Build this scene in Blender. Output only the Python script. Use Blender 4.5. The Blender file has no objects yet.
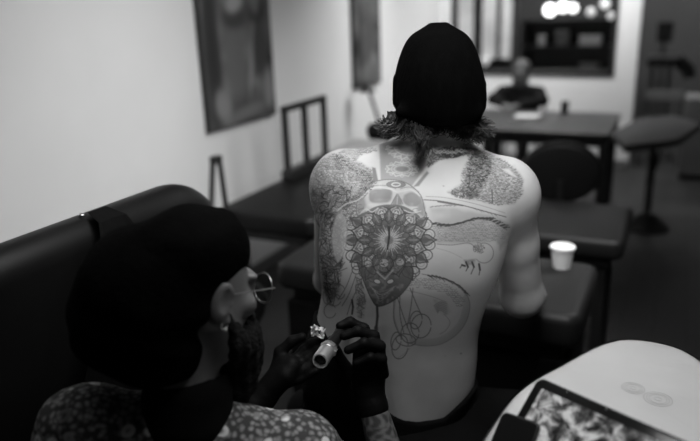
import bpy, bmesh, math, random
import numpy as np
from mathutils import Vector, Matrix

random.seed(7)
rng = np.random.default_rng(7)
pi = math.pi
col = bpy.context.scene.collection

# ------------------------------------------------------------------ camera geometry
FPX, PITCH, ROLL, YAW, CAMH = 680.0, math.radians(17.5), math.radians(-2.02), math.radians(26), 1.68
MY = Matrix.Rotation(pi/2-PITCH, 3, 'X') @ Matrix.Rotation(ROLL, 3, 'Z')
MR = Matrix.Rotation(YAW, 3, 'Z') @ MY

def V(px, py, d):
    """point seen at pixel (px,py), d metres ahead of the camera (people's frame: x right, y ahead, z up)"""
    r = MY @ Vector(((px-350)/FPX, -(py-220.5)/FPX, -1))
    t = d / r.y
    return np.array((r.x*t, r.y*t, CAMH + r.z*t))

def mpp(px, py, d):
    r = MY @ Vector(((px-350)/FPX, -(py-220.5)/FPX, -1))
    return d / r.y / FPX

def yaw2room(p):
    c, s = math.cos(YAW), math.sin(YAW)
    return (p[0]*c - p[1]*s, p[0]*s + p[1]*c, p[2])

def RP(px, py, ax, val):
    """point seen at pixel in room axes on the plane axis=val"""
    r = MR @ Vector(((px-350)/FPX, -(py-220.5)/FPX, -1))
    t = (val - (CAMH if ax == 2 else 0)) / r[ax]
    return np.array((r.x*t, r.y*t, CAMH + r.z*t))

# ------------------------------------------------------------------ objects
def tag(o, label=None, cat=None, group=None, kind=None):
    if label: o['label'] = label
    if cat: o['category'] = cat
    if group: o['group'] = group
    if kind: o['kind'] = kind
    return o

def root(name, base, label, cat, group=None, yaw=False, rz=0.0):
    """an Empty at the thing's base; children are built in the same frame and stored relative to it"""
    o = bpy.data.objects.new(name, None)
    o.empty_display_size = 0.05
    col.objects.link(o)
    o.location = yaw2room(base) if yaw else base
    o.rotation_euler = (0, 0, (YAW if yaw else 0) + rz)
    o['_b'] = [float(q) for q in base]
    return tag(o, label, cat, group)

def link(name, me, mat, parent=None, base=None, smooth=True):
    if mat is not None: me.materials.append(mat)
    if smooth:
        me.polygons.foreach_set('use_smooth', [True]*len(me.polygons))
    o = bpy.data.objects.new(name, me)
    col.objects.link(o)
    if parent is not None:
        o.parent = parent
    return o

def base_of(parent):
    while parent is not None:
        if '_b' in parent: return np.array(parent['_b'])
        parent = parent.parent
    return np.zeros(3)

def obj_np(name, verts, faces, mat, parent=None, smooth=True):
    verts = np.asarray(verts, float) - base_of(parent)
    me = bpy.data.meshes.new(name)
    n, m = len(verts), len(faces)
    k = faces.shape[1]
    me.vertices.add(n); me.vertices.foreach_set('co', verts.astype(np.float32).ravel())
    me.loops.add(m*k); me.loops.foreach_set('vertex_index', faces.astype(np.int32).ravel())
    me.polygons.add(m); me.polygons.foreach_set('loop_start', np.arange(0, m*k, k, dtype=np.int32))
    me.update(calc_edges=True); me.validate()
    return link(name, me, mat, parent, smooth=smooth)

def obj_bm(name, bm, mat, parent=None, smooth=False, rest=None):
    b = base_of(parent)
    bmesh.ops.recalc_face_normals(bm, faces=bm.faces)
    bmesh.ops.translate(bm, verts=bm.verts, vec=(-b[0], -b[1], -b[2]))
    me = bpy.data.meshes.new(name); bm.to_mesh(me); bm.free()
    o = link(name, me, mat, parent, smooth=smooth)
    if smooth:
        try:
            me.set_sharp_from_angle(angle=math.radians(40))
        except Exception: pass
    return o

def solo(name, bm, mat, base, label, cat, group=None, yaw=False, smooth=True, rz=0.0):
    """a thing that is one mesh"""
    bmesh.ops.recalc_face_normals(bm, faces=bm.faces)
    bmesh.ops.translate(bm, verts=bm.verts, vec=(-base[0], -base[1], -base[2]))
    me = bpy.data.meshes.new(name); bm.to_mesh(me); bm.free()
    o = link(name, me, mat, None, smooth=smooth)
    try: me.set_sharp_from_angle(angle=math.radians(40))
    except Exception: pass
    o.location = yaw2room(base) if yaw else base
    o.rotation_euler = (0, 0, (YAW if yaw else 0) + rz)
    return tag(o, label, cat, group)

def copy_tree(o, parent=None):
    c = o.copy(); col.objects.link(c); c.parent = parent
    for ch in list(o.children): copy_tree(ch, c)
    return c

# ------------------------------------------------------------------ bmesh shapes
def box(bm, lo, hi, bev=0.0, seg=2, M=None):
    r = bmesh.ops.create_cube(bm, size=1)
    vs = r['verts']
    c = [(a+b)/2 for a, b in zip(lo, hi)]; s = [abs(b-a) for a, b in zip(lo, hi)]
    for v in vs: v.co = Vector([v.co[i]*s[i]+c[i] for i in range(3)])
    if bev > 0:
        es = list({e for v in vs for e in v.link_edges})
        rr = bmesh.ops.bevel(bm, geom=es, offset=min(bev, min(s)*0.49), segments=seg, profile=0.5, affect='EDGES')
        vs = list({v for f in rr['faces'] for v in f.verts} | {v for v in vs if v.is_valid})
    if M is not None:
        for v in vs: v.co = M @ v.co
    return vs

def tube(bm, pts, r, n=8, caps=True):
    pts = [Vector(p) for p in pts]
    rs = r if hasattr(r, '__len__') else [r]*len(pts)
    rings = []
    t0 = (pts[1]-pts[0]).normalized()
    up = Vector((0, 0, 1)) if abs(t0.z) < 0.9 else Vector((1, 0, 0))
    a = t0.cross(up).normalized()
    for i, p in enumerate(pts):
        t = (pts[min(i+1, len(pts)-1)] - pts[max(i-1, 0)]).normalized()
        a = (a - t*a.dot(t)).normalized(); b = t.cross(a)
        rings.append([bm.verts.new(p + (a*math.cos(2*pi*k/n) + b*math.sin(2*pi*k/n))*rs[i]) for k in range(n)])
    for i in range(len(rings)-1):
        for k in range(n):
            bm.faces.new((rings[i][k], rings[i][(k+1) % n], rings[i+1][(k+1) % n], rings[i+1][k]))
    if caps:
        bm.faces.new(rings[0][::-1]); bm.faces.new(rings[-1])

def lathe(bm, prof, c=(0, 0, 0), n=32, M=None, close=False):
    rings = []
    for (r, z) in prof:
        if r < 1e-6:
            rings.append([bm.verts.new((0, 0, z))])
        else:
            rings.append([bm.verts.new((r*math.cos(2*pi*k/n), r*math.sin(2*pi*k/n), z)) for k in range(n)])
    for a, b in zip(rings, rings[1:]):
        for k in range(n):
            if len(a) == 1 and len(b) == 1: continue
            if len(a) == 1: bm.faces.new((a[0], b[k], b[(k+1) % n]))
            elif len(b) == 1: bm.faces.new((a[k], a[(k+1) % n], b[0]))
            else: bm.faces.new((a[k], a[(k+1) % n], b[(k+1) % n], b[k]))
    for ring in rings:
        for v in ring:
            if M is not None: v.co = M @ v.co
            v.co += Vector(c)

def rrect(x0, x1, y0, y1, r, n=8):
    pts = []
    for cx, cy, a0 in ((x1-r, y1-r, 0), (x0+r, y1-r, pi/2), (x0+r, y0+r, pi), (x1-r, y0+r, 1.5*pi)):
        for i in range(n+1):
            a = a0 + pi/2*i/n
            pts.append((cx+r*math.cos(a), cy+r*math.sin(a)))
    return pts

def slab(bm, outline, z0, z1, edge=0.02, M=None, seg=4):
    """padded slab: outline (convex-ish list of x,y) extruded with soft rounded rims"""
    cx = sum(p[0] for p in outline)/len(outline); cy = sum(p[1] for p in outline)/len(outline)
    def ring(ins, z):
        out = []
        n = len(outline)
        for i, (x, y) in enumerate(outline):
            xa, ya = outline[i-1]; xb, yb = outline[(i+1) % n]
            tx, ty = xb-xa, yb-ya; l = math.hypot(tx, ty) or 1
            nx, ny = -ty/l, tx/l
            out.append(bm.verts.new((x+nx*ins, y+ny*ins, z)))
        return out
    rings = []
    edge = min(edge, (z1-z0)/2)
    for i in range(seg+1):
        a = pi/2*i/seg
        rings.append(ring(edge*(1-math.sin(a)), z0+edge*(1-math.cos(a))))
    for i in range(seg+1):
        a = pi/2*i/seg
        rings.append(ring(edge*(1-math.cos(a)), z1-edge*(1-math.sin(a))))
    n = len(outline)
    for a, b in zip(rings, rings[1:]):
        for k in range(n):
            bm.faces.new((a[k], a[(k+1) % n], b[(k+1) % n], b[k]))
    bm.faces.new(rings[0][::-1]); bm.faces.new(rings[-1])
    if M is not None:
        for rr in rings:
            for v in rr: v.co = M @ v.co

# ------------------------------------------------------------------ signed distance modelling
def smin(a, b, k):
    if k <= 0: return np.minimum(a, b)
    h = np.clip(0.5+0.5*(b-a)/k, 0, 1)
    return b*(1-h)+a*h - k*h*(1-h)

class Field:
    def __init__(s, lo, hi, h):
        s.lo = np.array(lo, float); s.h = h
        s.n = np.ceil((np.array(hi)-s.lo)/h).astype(int)+1
        s.F = np.full(s.n, 1.0, np.float32)
        s.ax = [(s.lo[i]+h*np.arange(s.n[i])).astype(np.float32) for i in range(3)]
    def blk(s, lo, hi):
        a = np.clip(np.floor((np.array(lo)-s.lo)/s.h).astype(int), 0, s.n-1)
        b = np.clip(np.ceil((np.array(hi)-s.lo)/s.h).astype(int)+1, 1, s.n)
        sl = tuple(slice(i, j) for i, j in zip(a, b))
        X = s.ax[0][sl[0]][:, None, None]; Y = s.ax[1][sl[1]][None, :, None]; Z = s.ax[2][sl[2]][None, None, :]
        return sl, X, Y, Z
    def comb(s, sl, d, k, op):
        if op == '+': s.F[sl] = smin(s.F[sl], d, k)
        else: s.F[sl] = -smin(-s.F[sl], d, k)
    def cone(s, a, b, ra, rb, k=0.02, op='+'):
        a = np.array(a, float); b = np.array(b, float); R = max(ra, rb)+k*1.5+3*s.h
        sl, X, Y, Z = s.blk(np.minimum(a, b)-R, np.maximum(a, b)+R)
        if 0 in s.F[sl].shape: return
        v = b-a; L = max(v@v, 1e-12)
        t = np.clip(((X-a[0])*v[0]+(Y-a[1])*v[1]+(Z-a[2])*v[2])/L, 0, 1)
        d = np.sqrt((X-a[0]-v[0]*t)**2+(Y-a[1]-v[1]*t)**2+(Z-a[2]-v[2]*t)**2)-(ra+(rb-ra)*t)
        s.comb(sl, d, k, op)
    def chain(s, pts, rs, k=0.01, op='+'):
        for i in range(len(pts)-1): s.cone(pts[i], pts[i+1], rs[i], rs[i+1], k, op)
    def ell(s, c, r, k=0.02, R=None, op='+'):
        c = np.array(c, float); r = np.array(r, float); m = r.max()+k*1.5+3*s.h
        sl, X, Y, Z = s.blk(c-m, c+m)
        if 0 in s.F[sl].shape: return
        x, y, z = X-c[0], Y-c[1], Z-c[2]
        if R is not None:
            R = np.array(R)
            x, y, z = (R[0, 0]*x+R[1, 0]*y+R[2, 0]*z, R[0, 1]*x+R[1, 1]*y+R[2, 1]*z, R[0, 2]*x+R[1, 2]*y+R[2, 2]*z)
        k0 = np.sqrt((x/r[0])**2+(y/r[1])**2+(z/r[2])**2)
        k1 = np.sqrt((x/r[0]**2)**2+(y/r[1]**2)**2+(z/r[2]**2)**2)+1e-9
        s.comb(sl, k0*(k0-1)/k1, k, op)
    def loft(s, rows, k=0.02, zlo=None, zhi=None, p=2.0):
        """rows: (z, cx, cy, a, b) sections"""
        rows = sorted(rows); A = np.array(rows)
        zlo = A[0, 0] if zlo is None else zlo; zhi = A[-1, 0] if zhi is None else zhi
        m = 0.06
        lo = (A[:, 1]-A[:, 3]).min()-m, (A[:, 2]-A[:, 4]).min()-m, zlo-m
        hi = (A[:, 1]+A[:, 3]).max()+m, (A[:, 2]+A[:, 4]).max()+m, zhi+m
        sl, X, Y, Z = s.blk(lo, hi)
        zz = Z.ravel()
        # smooth interpolation of the section values
        q = []
        for j in range(1, 5):
            f = np.interp(zz, A[:, 0], A[:, j])
            w = 9; e = np.pad(f, w//2, mode='edge'); f = np.convolve(e, np.ones(w)/w, 'valid')
            q.append(f[None, None, :])
        kk = (np.abs((X-q[0])/q[2])**p+np.abs((Y-q[1])/q[3])**p)**(1/p)
        d = (kk-1)*np.minimum(q[2], q[3])
        d = np.maximum(np.maximum(d, Z-zhi), zlo-Z)
        s.comb(sl, d.astype(np.float32), k, '+')
    def warp(s, lo, hi, fn):
        sl, X, Y, Z = s.blk(lo, hi)
        s.F[sl] += fn(X, Y, Z).astype(np.float32)
    def mesh(s):
        F = s.F
        S = F < 0
        n = s.n
        cnt = np.zeros(n-1, np.uint8)
        for dx in (0, 1):
            for dy in (0, 1):
                for dz in (0, 1):
                    cnt += S[dx:n[0]-1+dx, dy:n[1]-1+dy, dz:n[2]-1+dz]
        I, J, K = np.nonzero((cnt > 0) & (cnt < 8))
        idx = np.full(n-1, -1, np.int32); idx[I, J, K] = np.arange(len(I))
        acc = np.zeros((len(I), 3)); c = np.zeros(len(I))
        cor = [(a, b, d) for a in (0, 1) for b in (0, 1) for d in (0, 1)]
        val = {q: F[I+q[0], J+q[1], K+q[2]].astype(float) for q in cor}
        for q in cor:
            for ax in range(3):
                if q[ax] == 0:
                    p = list(q); p[ax] = 1; p = tuple(p)
                    a, b = val[q], val[p]
                    m = (a < 0) != (b < 0)
                    t = np.where(m, a/(a-b+1e-20), 0)
                    pos = np.array(q, float)[None, :].repeat(len(I), 0); pos[:, ax] += t
                    acc[m] += pos[m]; c[m] += 1
        verts = s.lo + s.h*(np.stack([I, J, K], 1)+acc/c[:, None])
        quads = []
        for ax in range(3):
            u, v = [(1, 2), (2, 0), (0, 1)][ax]
            a = [slice(None)]*3; b = [slice(None)]*3
            a[ax] = slice(0, n[ax]-1); b[ax] = slice(1, n[ax])
            A, B = S[tuple(a)], S[tuple(b)]
            E = np.stack(np.nonzero(A != B), 1)
            ok = (E[:, u] > 0) & (E[:, v] > 0) & (E[:, u] < n[u]-1) & (E[:, v] < n[v]-1)
            E = E[ok]
            flip = A[E[:, 0], E[:, 1], E[:, 2]]
            def cell(du, dv):
                q = E.copy(); q[:, u] += du; q[:, v] += dv
                return idx[q[:, 0], q[:, 1], q[:, 2]]
            Q = np.stack([cell(-1, -1), cell(0, -1), cell(0, 0), cell(-1, 0)], 1)
            Q[~flip] = Q[~flip][:, ::-1]
            quads.append(Q)
        Q = np.concatenate(quads)
        return verts, Q[(Q >= 0).all(1)]

def rot(ax, deg):
    return np.array(Matrix.Rotation(math.radians(deg), 3, ax))

def add_head(F, C, R, k=0.012, sc=1.0, ears=True):
    """head in local axes: face towards +y, up z, right x; C centre, R rotation"""
    T = lambda x, y, z: C + sc*(R @ np.array((x, y, z)))
    F.ell(T(0, -0.012, 0.03), np.array((0.074, 0.094, 0.085))*sc, k, R)
    F.ell(T(0, 0.03, -0.025), np.array((0.062, 0.066, 0.08))*sc, 0.02, R)
    F.cone(T(0.03, 0.045, -0.085), T(-0.03, 0.045, -0.085), 0.028*sc, 0.028*sc, 0.03)
    F.ell(T(0, 0.072, -0.098), np.array((0.024, 0.02, 0.018))*sc, 0.02, R)
    for s_ in (-1, 1):
        F.cone(T(s_*0.06, 0.0, -0.04), T(s_*0.04, 0.035, -0.088), 0.02*sc, 0.02*sc, 0.03)
        F.ell(T(s_*0.044, 0.072, -0.02), np.array((0.02, 0.016, 0.016))*sc, 0.02, R)      # cheekbone
        F.ell(T(s_*0.031, 0.098, 0.008), np.array((0.017, 0.012, 0.011))*sc, 0.008, R, op='-')   # eye socket
        F.ell(T(s_*0.031, 0.083, 0.008), np.array((0.013, 0.012, 0.011))*sc, 0.004, R)    # eye ball
        F.cone(T(s_*0.012, 0.092, 0.026), T(s_*0.046, 0.08, 0.026), 0.008*sc, 0.007*sc, 0.012)   # brow
    F.cone(T(0, 0.092, 0.018), T(0, 0.114, -0.026), 0.007*sc, 0.011*sc, 0.01)              # nose
    for s_ in (-1, 1): F.ell(T(s_*0.011, 0.103, -0.031), np.array((0.008, 0.01, 0.007))*sc, 0.006, R)
    F.cone(T(-0.018, 0.09, -0.056), T(0.018, 0.09, -0.056), 0.006*sc, 0.006*sc, 0.006)     # lips
    F.cone(T(-0.015, 0.089, -0.066), T(0.015, 0.089, -0.066), 0.007*sc, 0.007*sc, 0.006)
    if ears:
        for s_ in (-1, 1):
            Re = R @ rot('Z', s_*-25) @ rot('X', -12)
            F.ell(T(s_*0.08, -0.008, 0.0), np.array((0.009, 0.019, 0.033))*sc, 0.006, Re)
            F.ell(T(s_*0.079, 0.002, -0.03), np.array((0.007, 0.010, 0.011))*sc, 0.006, Re)
            F.ell(T(s_*0.09, -0.004, 0.004), np.array((0.007, 0.011, 0.021))*sc, 0.004, Re, op='-')
    return T

def add_hand(F, wrist, mid, up, scale=1.0, curl=(0.3, 0.35, 0.4, 0.5), side=1, r=0.0, k=0.006):
    """wrist -> direction mid, up = back-of-hand normal, side=+1 thumb towards mid x up"""
    w = np.array(wrist, float); f = np.array(mid, float); f /= np.linalg.norm(f)
    u = np.array(up, float); u -= f*(u@f); u /= np.linalg.norm(u)
    t = np.cross(f, u)*side
    P = lambda a, b, c: w + scale*(f*a+t*b+u*c)
    for b, e in ((-0.028, -0.03), (-0.01, -0.011), (0.01, 0.01), (0.026, 0.029)):
        F.cone(P(0.0, b*0.6, 0), P(0.082, e, 0), 0.015*scale+r, 0.0125*scale+r, 0.012)
    for (b, L, c) in ((0.030, 0.068, curl[0]), (0.010, 0.077, curl[1]), (-0.011, 0.071, curl[2]), (-0.031, 0.056, curl[3])):
        p = P(0.084, b, 0); a = 0; pts = [p]
        for q, seg in enumerate((0.45, 0.3, 0.25)):
            a += c*(0.7 if q == 0 else 1.1)
            p = p + scale*L*seg*(f*math.cos(a)-u*math.sin(a)+t*b*0.3)
            pts.append(p)
        F.chain(pts, [0.0098*scale+r, 0.0088*scale+r, 0.008*scale+r, 0.0068*scale+r], k)
    F.chain([P(0.02, 0.026, -0.006), P(0.05, 0.05, -0.016), P(0.078, 0.062, -0.022), P(0.1, 0.062, -0.028)],
            [0.015*scale+r, 0.012*scale+r, 0.0105*scale+r, 0.0085*scale+r], 0.008)

# ------------------------------------------------------------------ materials (greyscale: the photograph is black and white)
def lin(v):  # display value 0..255 -> linear
    v /= 255.0
    return v/12.92 if v <= 0.04045 else ((v+0.055)/1.055)**2.4

def mat(name, v, rough=0.5, metal=0.0, var=0.0, vscale=8.0, bump=0.0, bscale=200.0, bdist=0.002, spec=0.5, coat=0.0, emis=0.0, stretch=None, sheen=0.0):
    m = bpy.data.materials.new(name); m.use_nodes = True
    nt = m.node_tree; N = nt.nodes; L = nt.links
    p = N['Principled BSDF']
    p.inputs['Roughness'].default_value = rough; p.inputs['Metallic'].default_value = metal
    p.inputs['Specular IOR Level'].default_value = spec
    p.inputs['Coat Weight'].default_value = coat
    p.inputs['Sheen Weight'].default_value = sheen
    tc = N.new('ShaderNodeTexCoord'); mp = N.new('ShaderNodeMapping')
    L.new(tc.outputs['Object'], mp.inputs['Vector'])
    if stretch: mp.inputs['Scale'].default_value = stretch
    ns = N.new('ShaderNodeTexNoise'); ns.inputs['Scale'].default_value = vscale; ns.inputs['Detail'].default_value = 4
    L.new(mp.outputs[0], ns.inputs['Vector'])
    mr = N.new('ShaderNodeMapRange'); mr.inputs['From Min'].default_value = 0.3; mr.inputs['From Max'].default_value = 0.7
    mr.inputs['To Min'].default_value = v*(1-var); mr.inputs['To Max'].default_value = v*(1+var)
    L.new(ns.outputs['Fac'], mr.inputs['Value'])
    cc = N.new('ShaderNodeCombineColor')
    for i in range(3): L.new(mr.outputs[0], cc.inputs[i])
    L.new(cc.outputs[0], p.inputs['Base Color'])
    if emis > 0:
        L.new(cc.outputs[0], p.inputs['Emission Color']); p.inputs['Emission Strength'].default_value = emis
    if bump > 0:
        n2 = N.new('ShaderNodeTexNoise'); n2.inputs['Scale'].default_value = bscale; n2.inputs['Detail'].default_value = 3
        L.new(mp.outputs[0], n2.inputs['Vector'])
        b = N.new('ShaderNodeBump'); b.inputs['Strength'].default_value = bump; b.inputs['Distance'].default_value = bdist
        L.new(n2.outputs['Fac'], b.inputs['Height']); L.new(b.outputs[0], p.inputs['Normal'])
    return m

M = {}
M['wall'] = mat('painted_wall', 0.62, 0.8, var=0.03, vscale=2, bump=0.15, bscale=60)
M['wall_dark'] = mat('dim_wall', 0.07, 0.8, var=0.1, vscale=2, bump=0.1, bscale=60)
M['ceiling'] = mat('ceiling_paint', 0.5, 0.9, var=0.03, vscale=2)
M['black_vinyl'] = mat('black_vinyl', 0.006, 0.45, var=0.15, vscale=6, bump=0.25, bscale=350, bdist=0.001, spec=0.28)
M['grey_vinyl'] = mat('charcoal_vinyl', 0.010, 0.5, var=0.12, vscale=6, bump=0.2, bscale=350, bdist=0.001, spec=0.35)
M['black_metal'] = mat('black_metal', 0.012, 0.4, metal=0.0, var=0.1, bump=0.05)
M['black_cloth'] = mat('black_cloth', 0.006, 0.95, var=0.3, vscale=12, bump=0.4, bscale=400, bdist=0.002, spec=0.1)
M['knit'] = mat('black_knit', 0.0012, 0.95, var=0.3, vscale=60, bump=0.6, bscale=220, bdist=0.003, spec=0.03, stretch=(1, 1, 0.25))
M['wool'] = mat('black_wool', 0.0026, 1.0, var=0.3, vscale=20, bump=0.6, bscale=120, bdist=0.004, spec=0.03)
M['glove'] = mat('black_nitrile', 0.0040, 0.6, var=0.15, vscale=30, bump=0.35, bscale=60, bdist=0.004, spec=0.10)
M['chrome'] = mat('polished_steel', 0.72, 0.28, metal=1.0, var=0.03)
M['wire'] = mat('wire_metal', 0.35, 0.35, metal=1.0)
M['bright_metal'] = mat('brushed_aluminium', 0.75, 0.3, metal=0.85, var=0.05, vscale=40, stretch=(1, 1, 8))
M['white_paper'] = mat('white_paper', 0.7, 0.8, var=0.05, vscale=30, bump=0.5, bscale=50, bdist=0.004)
M['cup'] = mat('cup_paper', 0.9, 0.6, var=0.02)
M['hair'] = mat('dark_hair', 0.020, 0.5, var=0.6, vscale=25, spec=0.5)
M['beard'] = mat('black_beard', 0.010, 0.9, var=0.5, vscale=90, bump=1.0, bscale=160, bdist=0.006, spec=0.15)
M['table_top'] = mat('dark_laminate', 0.016, 0.45, var=0.15, vscale=5)
M['grey_top'] = mat('grey_pad', 0.035, 0.6, var=0.1, vscale=5)
M['screen_black'] = mat('dark_glass', 0.006, 0.12, var=0.02, spec=0.6, coat=0.3)
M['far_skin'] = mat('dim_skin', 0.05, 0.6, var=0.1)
M['pad_white'] = mat('white_pad', 0.62, 0.45, var=0.05, vscale=6, bump=0.1, bscale=30)
M['grey_obj'] = mat('grey_plastic', 0.11, 0.6, var=0.1)
M['light_obj'] = mat('pale_plastic', 0.5, 0.6, var=0.06)
M['globe'] = mat('lit_globe', 0.9, 0.5, emis=3.2)

# ================================================================== THE ROOM
XL, YB, YF, XR, ZC = -2.4, 7.3, -2.2, 3.0, 2.75
def struct(name, bm, m, smooth=False):
    o = obj_bm(name, bm, m, smooth=smooth); o['kind'] = 'structure'; return o

def floor_mat():
    m = bpy.data.materials.new('dark_planks'); m.use_nodes = True
    nt = m.node_tree; N = nt.nodes; L = nt.links; p = N['Principled BSDF']
    tc = N.new('ShaderNodeTexCoord'); mp = N.new('ShaderNodeMapping'); mp.inputs['Rotation'].default_value = (0, 0, pi/2)
    L.new(tc.outputs['Object'], mp.inputs['Vector'])
    br = N.new('ShaderNodeTexBrick'); br.inputs['Scale'].default_value = 1.0
    br.inputs['Brick Width'].default_value = 1.2; br.inputs['Row Height'].default_value = 0.16
    br.inputs['Mortar Size'].default_value = 0.004; br.inputs['Bias'].default_value = 0
    br.inputs['Color1'].default_value = (0.040, 0.040, 0.040, 1); br.inputs['Color2'].default_value = (0.027, 0.027, 0.027, 1)
    br.inputs['Mortar'].default_value = (0.012, 0.012, 0.012, 1)
    L.new(mp.outputs[0], br.inputs['Vector'])
    ns = N.new('ShaderNodeTexNoise'); ns.inputs['Scale'].default_value = 5; ns.inputs['Detail'].default_value = 6
    m2 = N.new('ShaderNodeMapping'); m2.inputs['Scale'].default_value = (12, 1, 1)
    L.new(tc.outputs['Object'], m2.inputs['Vector']); L.new(m2.outputs[0], ns.inputs['Vector'])
    mx = N.new('ShaderNodeMix'); mx.data_type = 'RGBA'; mx.blend_type = 'MULTIPLY'; mx.inputs[0].default_value = 0.6
    L.new(br.outputs['Color'], mx.inputs[6]); L.new(ns.outputs['Fac'], mx.inputs[7]); L.new(mx.outputs[2], p.inputs['Base Color'])
    p.inputs['Roughness'].default_value = 0.55; p.inputs['Specular IOR Level'].default_value = 0.3
    return m
M['floor'] = floor_mat()

b = bmesh.new(); box(b, (-4.4, YF-0.1, -0.1), (XR+0.1, 10.6, 0)); struct('floor', b, M['floor'])
b = bmesh.new(); box(b, (-4.4, YF-0.1, ZC), (XR+0.1, 10.6, ZC+0.1)); struct('ceiling', b, M['ceiling'])
b = bmesh.new(); box(b, (XL-0.12, YF, 0), (XL, YB+0.14, ZC)); struct('wall_left', b, M['wall'])
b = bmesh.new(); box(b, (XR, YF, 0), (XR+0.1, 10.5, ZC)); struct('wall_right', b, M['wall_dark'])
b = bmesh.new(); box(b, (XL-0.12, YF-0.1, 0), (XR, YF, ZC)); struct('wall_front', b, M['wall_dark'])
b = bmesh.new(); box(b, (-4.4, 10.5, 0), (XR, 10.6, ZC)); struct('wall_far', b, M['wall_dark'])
# partition with the inside window
wx0, wx1, wz0, wz1 = -2.27, -0.60, 0.93, 2.1
px1 = -0.40
b = bmesh.new()
box(b, (-4.3, YB, 0), (XL, YB+.12, ZC)); box(b, (XL, YB, 0), (px1, YB+0.12, wz0)); box(b, (XL, YB, wz1), (px1, YB+0.12, ZC))
box(b, (XL, YB, wz0), (wx0, YB+0.12, wz1)); box(b, (wx1, YB, wz0), (px1, YB+0.12, wz1))
struct('wall_back', b, M['wall'])
# window frame + glass
b = bmesh.new()
fr = 0.045
for lo, hi in (((wx0, wz0), (wx1, wz0+fr)), ((wx0, wz1-fr), (wx1, wz1)), ((wx0, wz0), (wx0+fr, wz1)), ((wx1-fr, wz0), (wx1, wz1)), ((-1.62, wz0), (-1.585, wz1))):
    box(b, (lo[0], YB-0.015, lo[1]), (hi[0], YB+0.10, hi[1]), 0.004)
w1 = struct('window_1', b, M['black_metal'])
gm = bpy.data.materials.new('window_glass'); gm.use_nodes = True
g = gm.node_tree.nodes['Principled BSDF']; g.inputs['Transmission Weight'].default_value = 1; g.inputs['Roughness'].default_value = 0.0
g.inputs['IOR'].default_value = 1.05; g.inputs['Base Color'].default_value = (0.85, 0.85, 0.85, 1)
b = bmesh.new(); box(b, (wx0+fr, YB+0.04, wz0+fr), (wx1-fr, YB+0.046, wz1-fr)); o = obj_bm('glass_pane', b, gm, w1)
b = bmesh.new(); box(b, (XL, YF, 0), (XL+0.015, YB, 0.09), 0.004); struct('baseboard_left', b, M['grey_obj'])
b = bmesh.new(); box(b, (XL+0.02, YB-0.015, 0), (px1, YB, 0.09), 0.004); struct('baseboard_back', b, M['grey_obj'])
# adjoining room: left wall and bright tall street windows seen through the inside window
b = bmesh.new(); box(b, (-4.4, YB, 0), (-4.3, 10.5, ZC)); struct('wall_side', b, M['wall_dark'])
M['daylight'] = mat('daylit_blind', 0.8, 0.8, emis=0.38, var=0.2, vscale=3)
for i, (a, c, lab) in enumerate(((455, 474, 'left'), (482, 497, 'middle'), (501, 512, 'right'))):
    A = RP(a, 30, 1, 10.44)[0]; C_ = RP(c, 30, 1, 10.44)[0]
    b = bmesh.new()
    for lo, hi in (((A-.03, .85), (A, 1.95)), ((C_, .85), (C_+.03, 1.95)), ((A-.03, .82), (C_+.03, .85)), ((A-.03, 1.95), (C_+.03, 1.98))):
        box(b, (lo[0], 10.41, lo[1]), (hi[0], 10.499, hi[1]))
    w = struct('window_%d' % (i+2), b, M['black_metal'])
    b = bmesh.new(); box(b, (A, 10.46, 0.85), (C_, 10.475, 1.95)); obj_bm('bright_pane', b, M['daylight'], w)

# ------------------------------------------------------------------ pictures on the left wall
def art_mat(name):
    m = bpy.data.materials.new(name); m.use_nodes = True
    nt = m.node_tree; N = nt.nodes; L = nt.links; p = N['Principled BSDF']
    at = N.new('ShaderNodeAttribute'); at.attribute_name = 'paint'
    cc = N.new('ShaderNodeCombineColor')
    for i in range(3): L.new(at.outputs['Fac'], cc.inputs[i])
    L.new(cc.outputs[0], p.inputs['Base Color']); p.inputs['Roughness'].default_value = 0.6
    return m

def canvas(name, y0, y1, z0, z1, base, blobs, parent, seed):
    nu, nv = 70, 110
    u, v = np.meshgrid(np.linspace(0, 1, nu), np.linspace(0, 1, nv), indexing='ij')
    yy, zz = y0+(y1-y0)*u, z0+(z1-z0)*v
    val = np.full(u.shape, base); hh = z1-z0; ww = y1-y0
    r = np.random.default_rng(seed)
    for _ in range(60):
        a, b_, s1, s2 = r.random(), r.random(), r.uniform(.03, .10), r.uniform(.03, .09)
        val += base*r.uniform(-.9, .9)*np.exp(-(((u-a)*ww)/s1)**2-(((v-b_)*hh)/s2)**2)
    for (cu, cz, ru, rz, ang, tone) in blobs:
        x, z = (u-cu)*ww, v*hh-cz; c, s_ = math.cos(ang), math.sin(ang); x, z = x*c+z*s_, -x*s_+z*c
        k = 1/(1+np.exp((np.hypot(x/ru, z/rz)-1)*7)); val = val*(1-k)+tone*k
    V_ = np.stack([np.full(u.size, XL+.0345), yy.ravel(), zz.ravel()], 1)
    I, J = np.meshgrid(np.arange(nu-1), np.arange(nv-1), indexing='ij'); a = (I*nv+J).ravel()
    o = obj_np(name, V_, np.stack([a, a+nv, a+nv+1, a+1], 1), art_mat('painting'), parent)
    at = o.data.attributes.new('paint', 'FLOAT', 'POINT'); at.data.foreach_set('value', np.clip(val, .005, .6).ravel().astype(np.float32))

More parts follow.
